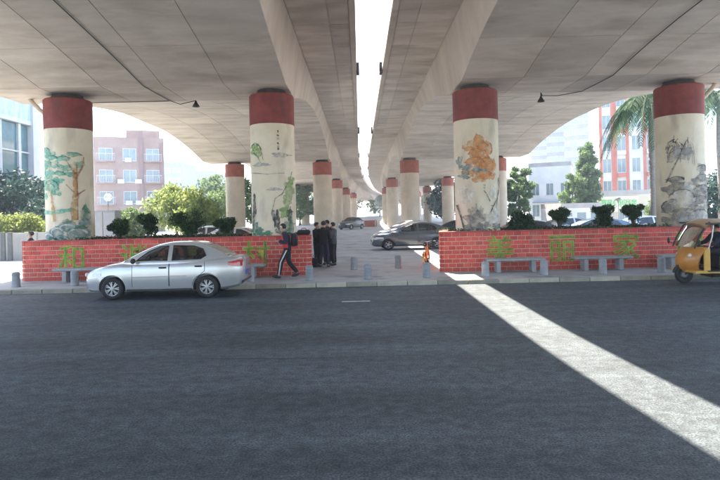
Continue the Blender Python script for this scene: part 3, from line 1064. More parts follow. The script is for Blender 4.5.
def palm(loc, h, label, seed, fl=3.0, nf=16):
    rg = random.Random(seed)
    root = empty('palm_tree', loc, 0, label, 'palm tree', 'royal palms')
    pts = [(0, 0, -.05), (.03, 0, h * .3), (.0, .04, h * .65), (0, 0, h - .6), (0, 0, h)]
    MB().tube(pts, [.24, .2, .2, .14, .10], 12).build('trunk', pmat('palm_trunk', (.20, .19, .17), (.32, .30, .27), 5, .9, stretch=(1, 1, 3)) if 'palm_trunk' not in bpy.data.materials else bpy.data.materials['palm_trunk'], root, smooth=True)
    for k in range(nf):
        a = 2.4 * k
        up = rg.uniform(.2, 1.15)
        mb = MB()
        n = 16
        pr = []
        L = fl * rg.uniform(.85, 1.1)
        for i in range(n + 1):
            t = i / n
            r = L * (t - .12 * t * t)
            z = h - .1 + L * (up * t * .75 - (1.05 + .2 * up) * t * t)
            pr.append(Vector((r * .85 * math.cos(a), r * .85 * math.sin(a), z)))
        mb.tube(pr, [.035 - .028 * i / n for i in range(n + 1)], 5)
        sd = Vector((-math.sin(a), math.cos(a), 0))
        for i in range(2, n + 1):
            for q in range(3):
                t = (i - 1 + q / 3) / n
                j = min(n - 1, int(t * n))
                p = pr[j].lerp(pr[j + 1], t * n - j)
                dr = (pr[j + 1] - pr[j]).normalized()
                ll = .75 * math.sin(math.pi * min(1, .18 + .78 * t)) + .1
                for s in (-1, 1):
                    d = (sd * s * .75 + dr * .55 + Vector((0, 0, -.45 + rg.uniform(-.25, .25)))).normalized()
                    w = dr.cross(d).normalized().cross(d) * .028
                    e = p + d * ll + Vector((0, 0, -.12 * ll))
                    mid = p + d * ll * .5
                    mb.add([p - w * .5, p + w * .5, mid + w, e, mid - w], [(0, 1, 2, 3, 4)])
        mb.build('frond', LM['palm'], root, fix=False)
    return root
q = px(654, 225, 33)
palm((q.x, 33, GZ), px(650, 100, 33).z - GZ + .3, 'palm tree with drooping fronds left of the willow painted column', 3, 3.9, 24)
q = px(722, 225, 34)
palm((q.x, 34, GZ), px(712, 92, 34).z - GZ, 'palm tree at the right picture edge behind the drain pipe', 4, 3.0, 16)

# ================================================================== BUILDINGS
M['pink'] = pmat('pink_tile_wall', (.24, .165, .145), (.30, .21, .185), .8, .85, space='World')
M['pink_dark'] = pmat('pink_tile', (.19, .12, .115), (.23, .15, .14), .8, .85, space='World')
M['redwall'] = pmat('red_render', (.34, .095, .06), (.40, .13, .085), .8, .85, space='World')
M['whitewall'] = pmat('white_render', (.46, .47, .48), (.55, .56, .57), .5, .85, space='World')
M['bluewall'] = pmat('pale_blue_wall', (.12, .17, .23), (.17, .22, .28), .4, .8, space='World')
M['lavender'] = pmat('lavender_wall', (.13, .135, .18), (.18, .185, .23), .3, .85, space='World')
M['creamwall'] = pmat('cream_wall', (.42, .37, .28), (.48, .43, .34), .6, .85, space='World')
M['greywall'] = pmat('grey_wall', (.28, .28, .27), (.36, .36, .35), .9, .85, space='World', dirt=((.2, .2, .19), 1.2, .55, .75, (1, 1, .3)))
M['roof'] = pmat('roof_felt', (.25, .24, .23), (.32, .31, .3), .8, .9, space='World')
M['frame'] = pmat('window_frame', (.45, .47, .49), (.52, .54, .56), 3, .5)
M['dframe'] = pmat('dark_frame', (.10, .10, .10), (.15, .15, .15), 3, .5)
win_cache = {}
def window_meshes(w, h, mull):
    k = (round(w, 3), round(h, 3), mull)
    if k not in win_cache:
        f = MB()
        t = min(.07, w * .06)
        f.box((0, .06, t / 2), (w, .08, t)).box((0, .06, h - t / 2), (w, .08, t))
        f.box((-w / 2 + t / 2, .06, h / 2), (t, .08, h - 2 * t)).box((w / 2 - t / 2, .06, h / 2), (t, .08, h - 2 * t))
        for m in range(1, mull):
            f.box((-w / 2 + w * m / mull, .06, h / 2), (t * .8, .078, h - 2 * t))
        f.box((0, -.05, -.03), (w + .16, .14, .06))
        p = MB().box((0, .075, h / 2), (w - t, .012, h - t))
        win_cache[k] = (f.mesh('window'), p.mesh('pane'))
    return win_cache[k]
def facade(root, wall, s0, s1, y, z0, z1, rot, cols, rows, ww, wh, sill, pitch, mull, glass, frame, simple=False):
    """wall face in local frame (along s, facing -Y before rotation about z); openings with reveals"""
    L = s1 - s0
    xs = [s0 + L * (i + .5) / cols for i in range(cols)]
    zs = [z0 + sill + pitch * j for j in range(rows) if z0 + sill + pitch * j + wh < z1 - .2]
    sb = [s0] + [v for x in xs for v in (x - ww / 2, x + ww / 2)] + [s1]
    zb = [z0] + [v for z in zs for v in (z, z + wh)] + [z1]
    rm = Matrix.Rotation(rot, 3, 'Z')
    def T(s, yy, z): return tuple(rm @ Vector((s, yy, z)))
    for i in range(len(sb) - 1):
        for j in range(len(zb) - 1):
            a, b, c, d = sb[i], sb[i + 1], zb[j], zb[j + 1]
            if i % 2 == 1 and j % 2 == 1:
                e = .16
                q = [T(a, y, c), T(b, y, c), T(b, y, d), T(a, y, d), T(a, y + e, c), T(b, y + e, c), T(b, y + e, d), T(a, y + e, d)]
                wall.add(q, [(0, 4, 5, 1), (1, 5, 6, 2), (2, 6, 7, 3), (3, 7, 4, 0)])
                fm, pm = window_meshes(ww, wh, mull)
                o = link_mesh('window', fm, frame, root)
                o.location = T((a + b) / 2, y, c)
                o.rotation_euler = (0, 0, rot)
                link_mesh('pane', pm, glass, o)
            else:
                wall.add([T(a, y, c), T(b, y, c), T(b, y, d), T(a, y, d)], [(0, 1, 2, 3)])
def building(name, label, x0, x1, y0, y1, h, wm, S=None, E=None, W=None, glass=None, frame=None, cat='building', group=None, z0=0.0):
    root = empty(name, ((x0 + x1) / 2, (y0 + y1) / 2, GZ), 0, label, cat, group)
    hx, hy = (x1 - x0) / 2, (y1 - y0) / 2
    wall = MB()
    glass, frame = glass or M['win_glass'], frame or M['frame']
    for key, spec, rot, half, dist in (('S', S, 0, hx, hy), ('E', E, R(90), hy, hx), ('W', W, R(-90), hy, hx)):
        if spec:
            facade(root, wall, -half, half, -dist, 0, h, rot, *spec, glass, frame)
        else:
            rm = Matrix.Rotation(rot, 3, 'Z')
            wall.add([tuple(rm @ Vector(v)) for v in ((-half, -dist, 0), (half, -dist, 0), (half, -dist, h), (-half, -dist, h))], [(0, 1, 2, 3)])
    wall.add([(-hx, hy, 0), (hx, hy, 0), (hx, hy, h), (-hx, hy, h)], [(1, 0, 3, 2)])
    wall.build('wall', wm, root, fix=False)
    r = MB().box((0, 0, h - .06), (2 * hx - .02, 2 * hy - .02, .1))
    for (c, d) in (((0, -hy + .1, h + .25), (2 * hx, .2, .5)), ((0, hy - .1, h + .25), (2 * hx, .2, .5)), ((-hx + .1, 0, h + .25), (.2, 2 * hy - .42, .5)), ((hx - .1, 0, h + .25), (.2, 2 * hy - .42, .5))):
        r.box(c, d)
    r.build('roof', M['roof'] if wm is not M['pink'] else wm, root)
    return root, hx, hy

# pink apartment block, left (bays with balconies)
d = 74
xa, xb = px(84, 170, d).x, px(149, 170, d).x
ztop = px(120, 137, d).z
b, hx, hy = building('apartment_block', 'pink apartment block with white framed bay windows beyond the left column', xa, xb, d, d + 9, ztop - .5 - GZ, M['pink'],
                     S=(3, 5, 1.7, 1.7, 1.0, 2.95, 2), E=(2, 5, 1.5, 1.6, 1.0, 2.95, 2))
for i in (0, 2):
    sx = -hx + 2 * hx * (i + .5) / 3
    for j in range(4):
        z = 1.0 + 2.95 * j
        MB().bbox((sx, -hy - .45, z - .12), (2.3, .9, .16), .02).build('balcony_slab', M['pink'], b)
        rl = MB()
        for k in range(12):
            rl.box((sx - 1.1 + .2 * k, -hy - .86, z + .42), (.03, .03, .9))
        rl.box((sx, -hy - .86, z + .88), (2.3, .05, .05))
        rl.build('balcony_railing', M['frame'], b)
b.rotation_euler.z = R(22)
for sx, j in ((-hx * .33 + 1.3, 1), (-hx * .33 + 1.3, 3), (.2 - hx * .3, 2), (hx * .33 - .4, 1), (hx * .33 - .4, 2)):
    MB().bbox((sx, -hy - .22, 1.0 + 2.95 * j + .1), (.85, .36, .6), .03).build('air_conditioner', M['whitewall'], b)
MB().box((hx * .33, -hy - .12, (ztop - .5) / 2 + .6), (.5, .24, ztop + 1.0)).build('corner_pier', M['pink_dark'], b)
MB().box((hx - .28, -hy - .12, (ztop - .5) / 2 - .2), (.5, .24, ztop - .8)).build('corner_pier', M['pink_dark'], b)
MB().box((hx * .4, 0, ztop + .55), (hx, 4, 1.4)).build('stair_tower', M['pink'], b)
# far pale blocks, left
d = 170
building('office_block', 'pale blue grey block fading in the haze right of the pink building', px(152, 190, d).x, px(182, 190, d).x, d, d + 16, px(165, 163, d).z, M['bluewall'], S=(6, 9, 1.0, 1.5, 1.2, 2.9, 1), group='hazy blocks behind the viaduct')
building('office_block', 'lower pale block fading in the haze above the yellow green trees', px(183, 190, d + 25).x, px(216, 190, d + 25).x, d + 25, d + 40, px(200, 172, d + 25).z, M['bluewall'], S=(7, 8, 1.0, 1.5, 1.2, 2.9, 1), group='hazy blocks behind the viaduct')
# glass building, far left, facing the side street
gx = -24.0
root = empty('glass_building', (gx - 6, 30, GZ), 0, 'pale blue glass fronted building at the left picture edge', 'building')
hw_ = 10.2
MB().box((-1, 0, 7), (13.6, 2 * hw_ - .1, 14)).build('core', M['bluewall'], root)
MB().box((5.95, 0, 11.6), (.5, 2 * hw_, 4.8)).build('frosted_band', pmat('frosted_panel', (.28, .40, .44), (.46, .56, .58), 1.6, .35, stretch=(1, 1.6, .5), space='World', detail=4), root)
MB().box((5.9, 0, 9.05), (.7, 2 * hw_ + .02, .3)).build('cornice', M['frame'], root)
for k in range(10):
    yy = -hw_ + 2 * hw_ * (k + .5) / 10
    w = MB()
    for s in (-1, 1): w.box((6.0, yy + s * .95, 4.9), (.16, .13, 7.98))
    w.box((6.0, yy, 6.9), (.12, 1.77, .1))
    f = w.build('window', M['frame'], root)
    MB().box((5.9, yy, 4.9), (.05, 1.96, 7.9)).build('pane', pmat('teal_glass', (.06, .14, .16), (.12, .22, .24), .8, .08, spec=1.0, space='World') if 'teal_glass' not in bpy.data.materials else bpy.data.materials['teal_glass'], f)
MB().box((6.05, hw_ - .45, 7), (.6, .88, 14)).build('corner_pier', M['whitewall'], root)
# grey boundary wall below the hedge
xa, xb = px(-70, 245, 27.8).x, px(60, 245, 27.8).x
root = empty('boundary_wall', ((xa + xb) / 2, 27.8, GZ), 0, 'grey boundary wall with dark posts beyond the sunlit ground on the left', 'wall')
L = xb - xa
MB().box((0, 0, .7), (L, .2, 1.4)).build('wall', M['greywall'], root)
for xp in (4, 11, 28, 36, -20):
    q = px(xp, 245, 27.75).x - (xa + xb) / 2
    MB().bbox((q, -.11, .72), (.22, .12, 1.44), .01).build('post', M['dframe'] if xp in (4, 11) else M['greywall'], root)
# grey cabinet behind the left planter with a globe lamp beside it
q = px(106.5, 238, 25)
root = empty('utility_cabinet', (q.x, 25, GZ), 0, 'tall plain grey utility cabinet behind the left planter', 'cabinet')
hh = px(106, 210.5, 25).z - GZ
MB().bbox((0, 0, hh / 2), (1.16, .6, hh), .02).build('body', M['greywall'], root)
for s in (-1, 1): MB().bbox((s * .285, -.31, hh * .52), (.54, .03, hh * .9), .008).build('door', pmat('cabinet_door', (.32, .32, .33), (.38, .38, .39), 3, .6) if 'cabinet_door' not in bpy.data.materials else bpy.data.materials['cabinet_door'], root)
def lamp_post(xp, ytop, d, label, globe):
    q = px(xp, ytop, d)
    root = empty('street_lamp', (q.x, d, GZ), 0, label, 'lamp', 'street lamps')
    h = q.z - GZ
    MB().lathe([(.09, 0), (.07, .3), (.045, .35), (.04, h - .3)], n=10).build('pole', M['dframe'], root, smooth=True)
    if globe: MB().ell((0, 0, h - .1), (.28, .28, .28)).build('globe', M['white'], root, smooth=True)
    else: MB().lathe([(.06, h - .3), (.22, h - .1), (.2, h), (.03, h + .1)], n=12).build('lantern', M['dframe'], root, smooth=True)
lamp_post(108, 196, 40, 'white globe street lamp above the grey cabinet', True)
lamp_post(618, 198, 45, 'thin black lamp post before the green lettered sign', False)

# right side: white low building, towers, red and white block with shop and sign
xw = px(559, 165, 66).x
b, hx, hy = building('corner_house', 'low white corner building with blue grey street front right of the far trees', xw - 2.6, xw + 2.4, 66, 71, px(560, 162, 66).z - GZ - .5, M['whitewall'], S=(3, 3, .9, 1.5, 1.0, 2.6, 2))
b.rotation_euler.z = R(-24)
for k in range(1):
    MB().bbox((-hx * .2, -hy - .35, 2.75), (3.0, .7, .1), .01).build('awning', M['bluewall'], b)
for k, (xp0, xp1, yt, d, lb) in enumerate(((540, 556, 60, 175, 'narrow pale tower block nearest the right deck edge'), (557, 574, 60, 165, 'pale lavender tower block above the white corner building'), (576, 599, 80, 150, 'wide pale lavender tower block behind the tall green tree'))):
    building('tower_block', lb, px(xp0, 150, d).x, px(xp1, 150, d).x, d, d + 14, px(560, yt, d).z, M['lavender'], S=(5, 16, .95, 1.6, 1.2, 3.0, 1), group='pale tower blocks')[0].rotation_euler.z = R(-24)
d = 70
xa, xb = px(601, 160, d).x, px(668, 160, d).x
b, hx, hy = building('apartment_block', 'red and white apartment block right of the tall green tree', xa, xb, d, d + 12, 23, M['whitewall'], S=(5, 7, 1.05, 1.9, 3.6, 2.9, 2), W=(3, 7, 1.2, 1.8, 3.6, 2.9, 2))
b.rotation_euler.z = R(-22)
b.location.x += 2.7
for k in (0, 1, 3):
    sx = -hx + 2 * hx * (k + .5) / 5
    for s in (-1, 1):
        MB().box((sx + s * .72, -hy - .09, 12.7), (.36, .18, 20.2)).build('red_pier', M['redwall'], b)
for j in range(6):
    for k in (1, 3):
        sx = -hx + 2 * hx * (k + .5) / 5
        MB().bbox((sx, -hy - .3, 3.25 + 2.9 * j), (1.05, .6, .5), .02).build('red_spandrel' if j % 2 else 'white_spandrel', M['redwall'] if j % 2 else M['whitewall'], b)
    MB().box((hx * .75, -hy - .35, 3.4 + 2.9 * j), (2.4, .7, .14)).build('balcony_slab', M['whitewall'], b)
# shop with sign
d = 60
xa, xb = px(602, 205, d).x, px(668, 205, d).x
zt = px(620, 192, d).z
b, hx, hy = building('shop', 'cream shop with a green lettered sign below the red and white block', xa, xb, d, d + 8, zt - GZ - .3, M['creamwall'], S=(4, 1, 1.2, 1.7, .5, 3, 2))
b.rotation_euler.z = R(-16)
b.location.x += 1.0
s0, s1 = px(603.5, 205, d).x, px(639.5, 205, d).x
zc = px(621, 204, d).z
sg = MB().bbox(((s0 + s1) / 2 - (xa + xb) / 2, -hy - .1, zc - GZ), (s1 - s0, .16, 1.75), .03).build('sign_board', pmat('sign_cream', (.52, .50, .36), (.58, .56, .42), 2, .6), b)
cu = bpy.data.curves.new('sign_lettering', 'FONT')
cu.body = '惠民便利商店'
cu.size = .66
cu.align_x = 'CENTER'
cu.extrude = .02
cu.offset = .02
t = bpy.data.objects.new('sign_lettering', cu)
C.objects.link(t)
me = eval_mesh(t)
drop(t)
me.transform(Matrix.Translation(((s0 + s1) / 2 - (xa + xb) / 2, -hy - .2, zc - GZ - .22)) @ Matrix.Rotation(R(90), 4, 'X') @ Matrix.Diagonal((.93, 1.35, 1, 1)))
link_mesh('sign_lettering', me, pmat('sign_green', (.10, .34, .12), (.16, .42, .16), 3, .5), sg)
# low white shop further left
d = 54
building('shop', 'low white shop with a flat roof left of the green lettered sign', px(561, 210, d).x, px(602, 210, d).x, d, d + 6, px(580, 203, d).z - GZ - .5, M['whitewall'], S=(3, 1, 1.0, 1.0, .6, 3, 1))

# ================================================================== VEHICLES
def herm(xs, ys, x):
    """smooth interpolation through the points, no overshoot"""
    n = len(xs)
    if x <= xs[0]: return ys[0]
    if x >= xs[-1]: return ys[-1]
    i = max(k for k in range(n - 1) if xs[k] <= x)
    def slope(k):
        if k == 0 or k == n - 1: return 0 if n < 3 else (ys[min(k + 1, n - 1)] - ys[max(k - 1, 0)]) / (xs[min(k + 1, n - 1)] - xs[max(k - 1, 0)])
        a = (ys[k] - ys[k - 1]) / (xs[k] - xs[k - 1])
        b = (ys[k + 1] - ys[k]) / (xs[k + 1] - xs[k])
        return 0 if a * b <= 0 else 2 * a * b / (a + b)
    h = xs[i + 1] - xs[i]
    t = (x - xs[i]) / h
    return ((2 * t ** 3 - 3 * t ** 2 + 1) * ys[i] + (t ** 3 - 2 * t ** 2 + t) * h * slope(i) + (-2 * t ** 3 + 3 * t ** 2) * ys[i + 1] + (t ** 3 - t ** 2) * h * slope(i + 1))

def boolean(o, cutters):
    for c in cutters:
        md = o.modifiers.new('cut', 'BOOLEAN')
        md.operation = 'DIFFERENCE'
        md.solver = 'EXACT'
        md.object = c
    me = eval_mesh(o)
    o.modifiers.clear()
    o.data = me
    for c in cutters: drop(c)

def car_paint(name, c, rough=.28, metal=.5):
    return pmat(name, c, tuple(min(1, v * 1.05) for v in c), 3, rough, metal=metal, coat=.6, spec=.5)

tyre_me = MB().lathe([(.19, -.085), (.235, -.095), (.285, -.085), (.30, -.05), (.30, .05), (.285, .085), (.235, .095), (.19, .085), (.19, -.085)], axis='Y', n=36, cap=False).mesh('tyre')
def rim_mesh(nsp, twin):
    r = MB()
    r.lathe([(.195, -.06), (.2, -.075), (.182, -.07), (.172, -.03), (.172, .06)], axis='Y', n=32, cap=False)
    r.lathe([(.045, -.075), (.03, -.082), (.0, -.082)], axis='Y', n=12, cap=False)
    r.lathe([(.05, -.04), (.05, -.076), (.03, -.078)], axis='Y', n=12, cap=False)
    for k in range(nsp):
        a0 = 2 * math.pi * k / nsp
        for da in ((-.15, .15) if twin else (0,)):
            a = a0 + da
            p0 = Vector((.04 * math.cos(a0), -.066, .04 * math.sin(a0)))
            p1 = Vector((.185 * math.cos(a), -.062, .185 * math.sin(a)))
            d = (p1 - p0).normalized()
            w = Vector((-d.z, 0, d.x)) * (.013 if twin else .024)
            e = Vector((0, .02, 0))
            r.add([p0 - w, p0 + w, p1 + w, p1 - w, p0 - w + e, p0 + w + e, p1 + w + e, p1 - w + e], [(0, 1, 2, 3), (0, 4, 5, 1), (2, 6, 7, 3), (1, 5, 6, 2), (3, 7, 4, 0)])
    return r.mesh('rim')
rim_a, rim_b = rim_mesh(7, True), rim_mesh(5, False)
hub_me = MB().lathe([(.17, .0), (.17, .05)], axis='Y', n=24).mesh('brake_disc')

def make_car(name, label, P, paint, loc, rz, hollow=True, group='cars by the viaduct', rim=None):
    """front towards local -x; P holds the profile tables"""
    root = empty(name, loc, rz, label, 'car', group)
    L, H = P['L'], P['H']
    x_off = -L / 2
    bx_, bt, bw, bb = P['bx'], P['bt'], P['bw'], P['bb']
    def top(x): return herm(bx_, bt, x)
    def wid(x): return herm(bx_, bw, x)
    def bot(x): return herm(bx_, bb, x)
    def half_ring(x):
        zt, w, zb = top(x), wid(x), bot(x)
        hgt = zt - zb
        return [(0, zb), (w - .12, zb), (w - .03, zb + .06), (w - .012, zb + .16), (w, zb + .42 * hgt), (w - .006, zb + .62 * hgt), (w - .022, zt - .13 * hgt / .8), (w * .97 - .03, zt - .055), (w * .93 - .05, zt - .018), (w * .80 - .05, zt - .002), (w * .4, zt + .012), (0, zt + .016)]
    def ring(x):
        h = half_ring(x)
        return [(x + x_off, -p[0], p[1]) for p in h] + [(x + x_off, p[0], p[1]) for p in reversed(h[1:-1])]
    n = 46
    sx = [L * (0.5 - .5 * math.cos(math.pi * k / n)) * .35 + L * (k / n) * .65 for k in range(n + 1)]
    body = MB().loft([ring(x) for x in sx]).build('body', paint, root, smooth=True)
    cut = []
    for wx in P['wheels']:
        for s in (-1, 1):
            c = MB().lathe([(.365, s * .52), (.365, s * 1.1)], c=(wx + x_off, 0, .30), axis='Y', n=36).build('cut', paint)
            cut.append(c)
    body.parent = None
    mw = body.matrix_world.copy()
    boolean(body, cut)
    body.parent = root
    body.data.polygons.foreach_set('use_smooth', [True] * len(body.data.polygons))
    body.data.set_sharp_from_angle(angle=R(32))
    def side_y(x, z):
        h = half_ring(x)
        for a, b in zip(h[1:], h[2:]):
            if a[1] <= z <= b[1] and b[1] > a[1]:
                t = (z - a[1]) / (b[1] - a[1])
                return a[0] + (b[0] - a[0]) * t
        return h[4][0]
    # cabin
    gx_, gt, gb, gw = P['gx'], P['gt'], P['gb'], P['gw']
    zbelt = P['belt']
    def gtop(x): return herm(gx_, gt, x)
    def gbase(x): return herm(gx_, gb, x)
    def groof(x): return herm(gx_, gw, x)
    def gring(x, o=0.0, zl=None):
        zt, wb_, wr = gtop(x) - o, gbase(x) - o, groof(x) - o
        zl = (zbelt - .06) if zl is None else zl
        h = [(0, zl), (wb_, zl), (wb_ - .004, min(zbelt, zt - .03)), (wr + .012, zt - .075 if zt - .075 > zbelt else zt - .025), (wr - .02, zt - .028), (wr - .09, zt - .008), (wr * .5, zt + .006), (0, zt + .010)]
        return [(x + x_off, -p[0], p[1]) for p in h] + [(x + x_off, p[0], p[1]) for p in reversed(h[1:-1])]
    m = 34
    gs = [gx_[0] + (gx_[-1] - gx_[0]) * k / m for k in range(m + 1)]
    cab = MB().loft([gring(x) for x in gs]).build('cabin', paint, None, smooth=True)
    def cab_y(x, z):
        zt = gtop(x)
        za, zb = zbelt, zt - .075
        t = max(0, min(1.0, (z - za) / max(.02, zb - za)))
        return (gbase(x) - .004) * (1 - t) + (groof(x) + .012) * t
    if hollow:
        cut = []
        inner = MB().loft([gring(x, .045, zbelt - .05) for x in gs if gtop(x) > zbelt + .11]).build('cut', paint)
        cut.append(inner)
        for poly in P['wins']:
            cut.append(MB().prism([(p[0] + x_off, p[1]) for p in poly], -1.2, 1.2).build('cut', paint))
        for (x0, x1) in P['screens']:
            q0, q1 = Vector((x0, 0, gtop(x0))), Vector((x1, 0, gtop(x1)))
            d = (q1 - q0).normalized()
            nrm = Vector((-d.z, 0, d.x)) * .11
            w0, w1 = groof(x0) - .07, groof(x1) - .08
            vs = []
            for q, w in ((q0, w0), (q1, w1)):
                for sgn in (-1, 1):
                    for yy in (-w, w):
                        vs.append((q.x + x_off + nrm.x * sgn, yy, q.z + nrm.z * sgn))
            cut.append(MB().add(vs, [(0, 1, 3, 2), (4, 6, 7, 5), (0, 4, 5, 1), (2, 3, 7, 6), (0, 2, 6, 4), (1, 5, 7, 3)]).build('cut', paint))
        boolean(cab, cut)
    cab.parent = root
    cab.data.polygons.foreach_set('use_smooth', [True] * len(cab.data.polygons))
    cab.data.set_sharp_from_angle(angle=R(35))
    gl = M['glass'] if hollow else M['dark_glass']
    for s in (-1, 1):
        for poly in P['wins']:
            x0, x1 = min(p[0] for p in poly), max(p[0] for p in poly)
            cx_, cz_ = sum(p[0] for p in poly) / len(poly), sum(p[1] for p in poly) / len(poly)
            e = 1.03
            pp = [(cx_ + (p[0] - cx_) * e, cz_ + (p[1] - cz_) * e) for p in poly]
            dd = -.012 if hollow else .004
            vs = [(p[0] + x_off, s * (cab_y(p[0], p[1]) + dd), p[1]) for p in pp]
            vs.append((cx_ + x_off, s * (cab_y(cx_, cz_) + dd), cz_))
            k = len(pp)
            MB().add(vs, [(i, (i + 1) % k, k) for i in range(k)]).build('side_window', gl, root, fix=False)
            # rubber seal
            MB().tube([(p[0] + x_off, s * (cab_y(p[0], p[1]) + .002), p[1]) for p in poly], .011, 5, closed=True).build('window_seal', M['dark'], root)
        # mirror
        MB().ell((P['mirror'][0] + x_off, s * (wid(P['mirror'][0]) + .06), P['mirror'][1]), (.06, .10, .075)).build('mirror', M['dark'] if P.get('dark_mirror') else paint, root, smooth=True)
        # doors: proud panels with handles
        for (x0, x1, zb_, zt_) in P['doors']:
            def f(u, v):
                z_ = zb_ + (zt_ - zb_) * v
                xe = x1
                if abs(z_ - .3) < .39 and x1 > P['wheels'][1] - .39: xe = min(x1, P['wheels'][1] - math.sqrt(.39 ** 2 - (z_ - .3) ** 2))
                x = x0 + (xe - x0) * u
                z = zb_ + (min(zt_, top(x) - .06) - zb_) * v
                return (x + x_off, s * (side_y(x, z) + .005), z)
            d_ = MB().grid(f, 12, 8).build('door', paint, root, smooth=True, fix=False)
            sm = [f(0, t / 8) for t in range(9)]
            MB().tube(sm, .006, 4).build('door_seam', M['black'], d_)
            sm = [f(1, t / 8) for t in range(9)]
            MB().tube(sm, .006, 4).build('door_seam', M['black'], d_)
            hx_, hz_ = x1 - .16, zt_ - .13
            MB().bbox((hx_ + x_off, s * (side_y(hx_, hz_) + .022), hz_), (.19, .035, .045), .01).build('handle', M['dark'] if P.get('dark_mirror') else paint, d_)
        # lights
        for nm, (x0, x1, z0, z1), mt in (('headlight', P['head'], M['lamp_clear']), ('tail_light', P['tail'], M['lamp_red'])):
            def f(u, v):
                x = x0 + (x1 - x0) * u
                sh = u if nm == 'tail_light' else 1 - u
                z = z0 + (z1 - z0) * (v * (.45 + .55 * sh) + .45 * (1 - sh) * .6)
                zt, zb = top(x), bot(x)
                z = min(z, zt - .05)
                return (x + x_off, s * (side_y(x, z) + .007), z)
            MB().grid(f, 8, 6).build(nm, mt, root, smooth=True, fix=False)
        for wx in P['wheels']:
            w = empty('wheel', (wx + x_off, s * (wid(wx) - .10), .30), 0 if s < 0 else math.pi)
            w.parent = root
            link_mesh('tyre', tyre_me, M['black'], w, True)
            link_mesh('rim', rim or rim_a, M['rim'], w)
            link_mesh('brake_disc', hub_me, M['dark'], w)
    # end lamps wrap on the rear face, plate, bumper slots
    xr = L - .012
    for s in (-1, 1):
        MB().bbox((L - .055 + x_off, s * (wid(L - .06) - .14), (P['tail'][2] + P['tail'][3]) / 2), (.10, .24, P['tail'][3] - P['tail'][2] - .03), .02).build('tail_light', M['lamp_red'], root)
        MB().bbox((.075 + x_off, s * (wid(.08) - .12), (P['head'][2] + P['head'][3]) / 2 - .01), (.10, .22, .10), .02).build('headlight', M['lamp_clear'], root)
    MB().bbox((.012 + x_off, 0, .50), (.05, .70, .09), .01).build('grille', M['dark'], root)
    MB().bbox((.03 + x_off, 0, .33), (.07, .9, .07), .01).build('bumper_intake', M['dark'], root)
    MB().bbox((L + .004 + x_off, 0, .62), (.02, .44, .14), .005).build('number_plate', M['plate'], root)
    MB().bbox((L - .03 + x_off, 0, .40), (.10, 1.1, .05), .01).build('bumper_strip', M['dark'], root)
    for (x0, x1), nm in zip(P['screens'], ('windscreen', 'rear_window')):
        def f(u, v):
            x = x0 + (x1 - x0) * v
            w = (groof(x) - .06) * (2 * u - 1)
            z = gtop(x) + (.004 if not hollow else -.012) + .008 * (1 - (2 * u - 1) ** 2)
            return (x + x_off, w, z)
        MB().grid(f, 8, 8).build(nm, gl, root, smooth=True, fix=False)
    if hollow:
        for sx_ in P['seats']:
            for s in (-1, 1):
                MB().bbox((sx_ + x_off, s * .34, zbelt - .02), (.14, .46, .36), .05).bbox((sx_ + .02 + x_off, s * .34, zbelt + .22), (.09, .24, .16), .03).build('seat_back', M['seat'], root)
        MB().bbox((P['gx'][0] + .42 + x_off, 0, zbelt - .02), (.36, 1.2, .14), .04).build('dashboard', M['dark'], root)
        st = [(P['gx'][0] + .68 + x_off + .06 * math.sin(2 * math.pi * k / 16), -.34 + .17 * math.cos(2 * math.pi * k / 16), zbelt + .02 + .15 * math.sin(2 * math.pi * k / 16)) for k in range(16)]
        MB().tube(st, .014, 6, closed=True).build('steering_wheel', M['dark'], root)
    for s in (-1, 1):
        w0, w1 = P['wheels'][0] + .40, P['wheels'][1] - .40
        MB().tube([(w0 + x_off, s * (wid(w0) - .025), .245), ((w0 + w1) / 2 + x_off, s * (wid(2.1) - .025), .24), (w1 + x_off, s * (wid(w1) - .025), .245)], .032, 6).build('sill_trim', M['dark'], root)
        MB().tube([(x_ + x_off, s * (side_y(x_, .60) + .008), .60 + .01 * (x_ - 2)) for x_ in (1.38, 1.8, 2.3, 2.8)], .010, 6).build('side_moulding', paint, root)
    MB().ell((L - .02 + x_off, 0, .86), (.02, .05, .05), 10, 6).build('badge', M['chrome'], root)
    MB().box((0, 0, .27), (L * .8, P['W'] * .62, .14)).build('underbody', M['black'], root)
    return root

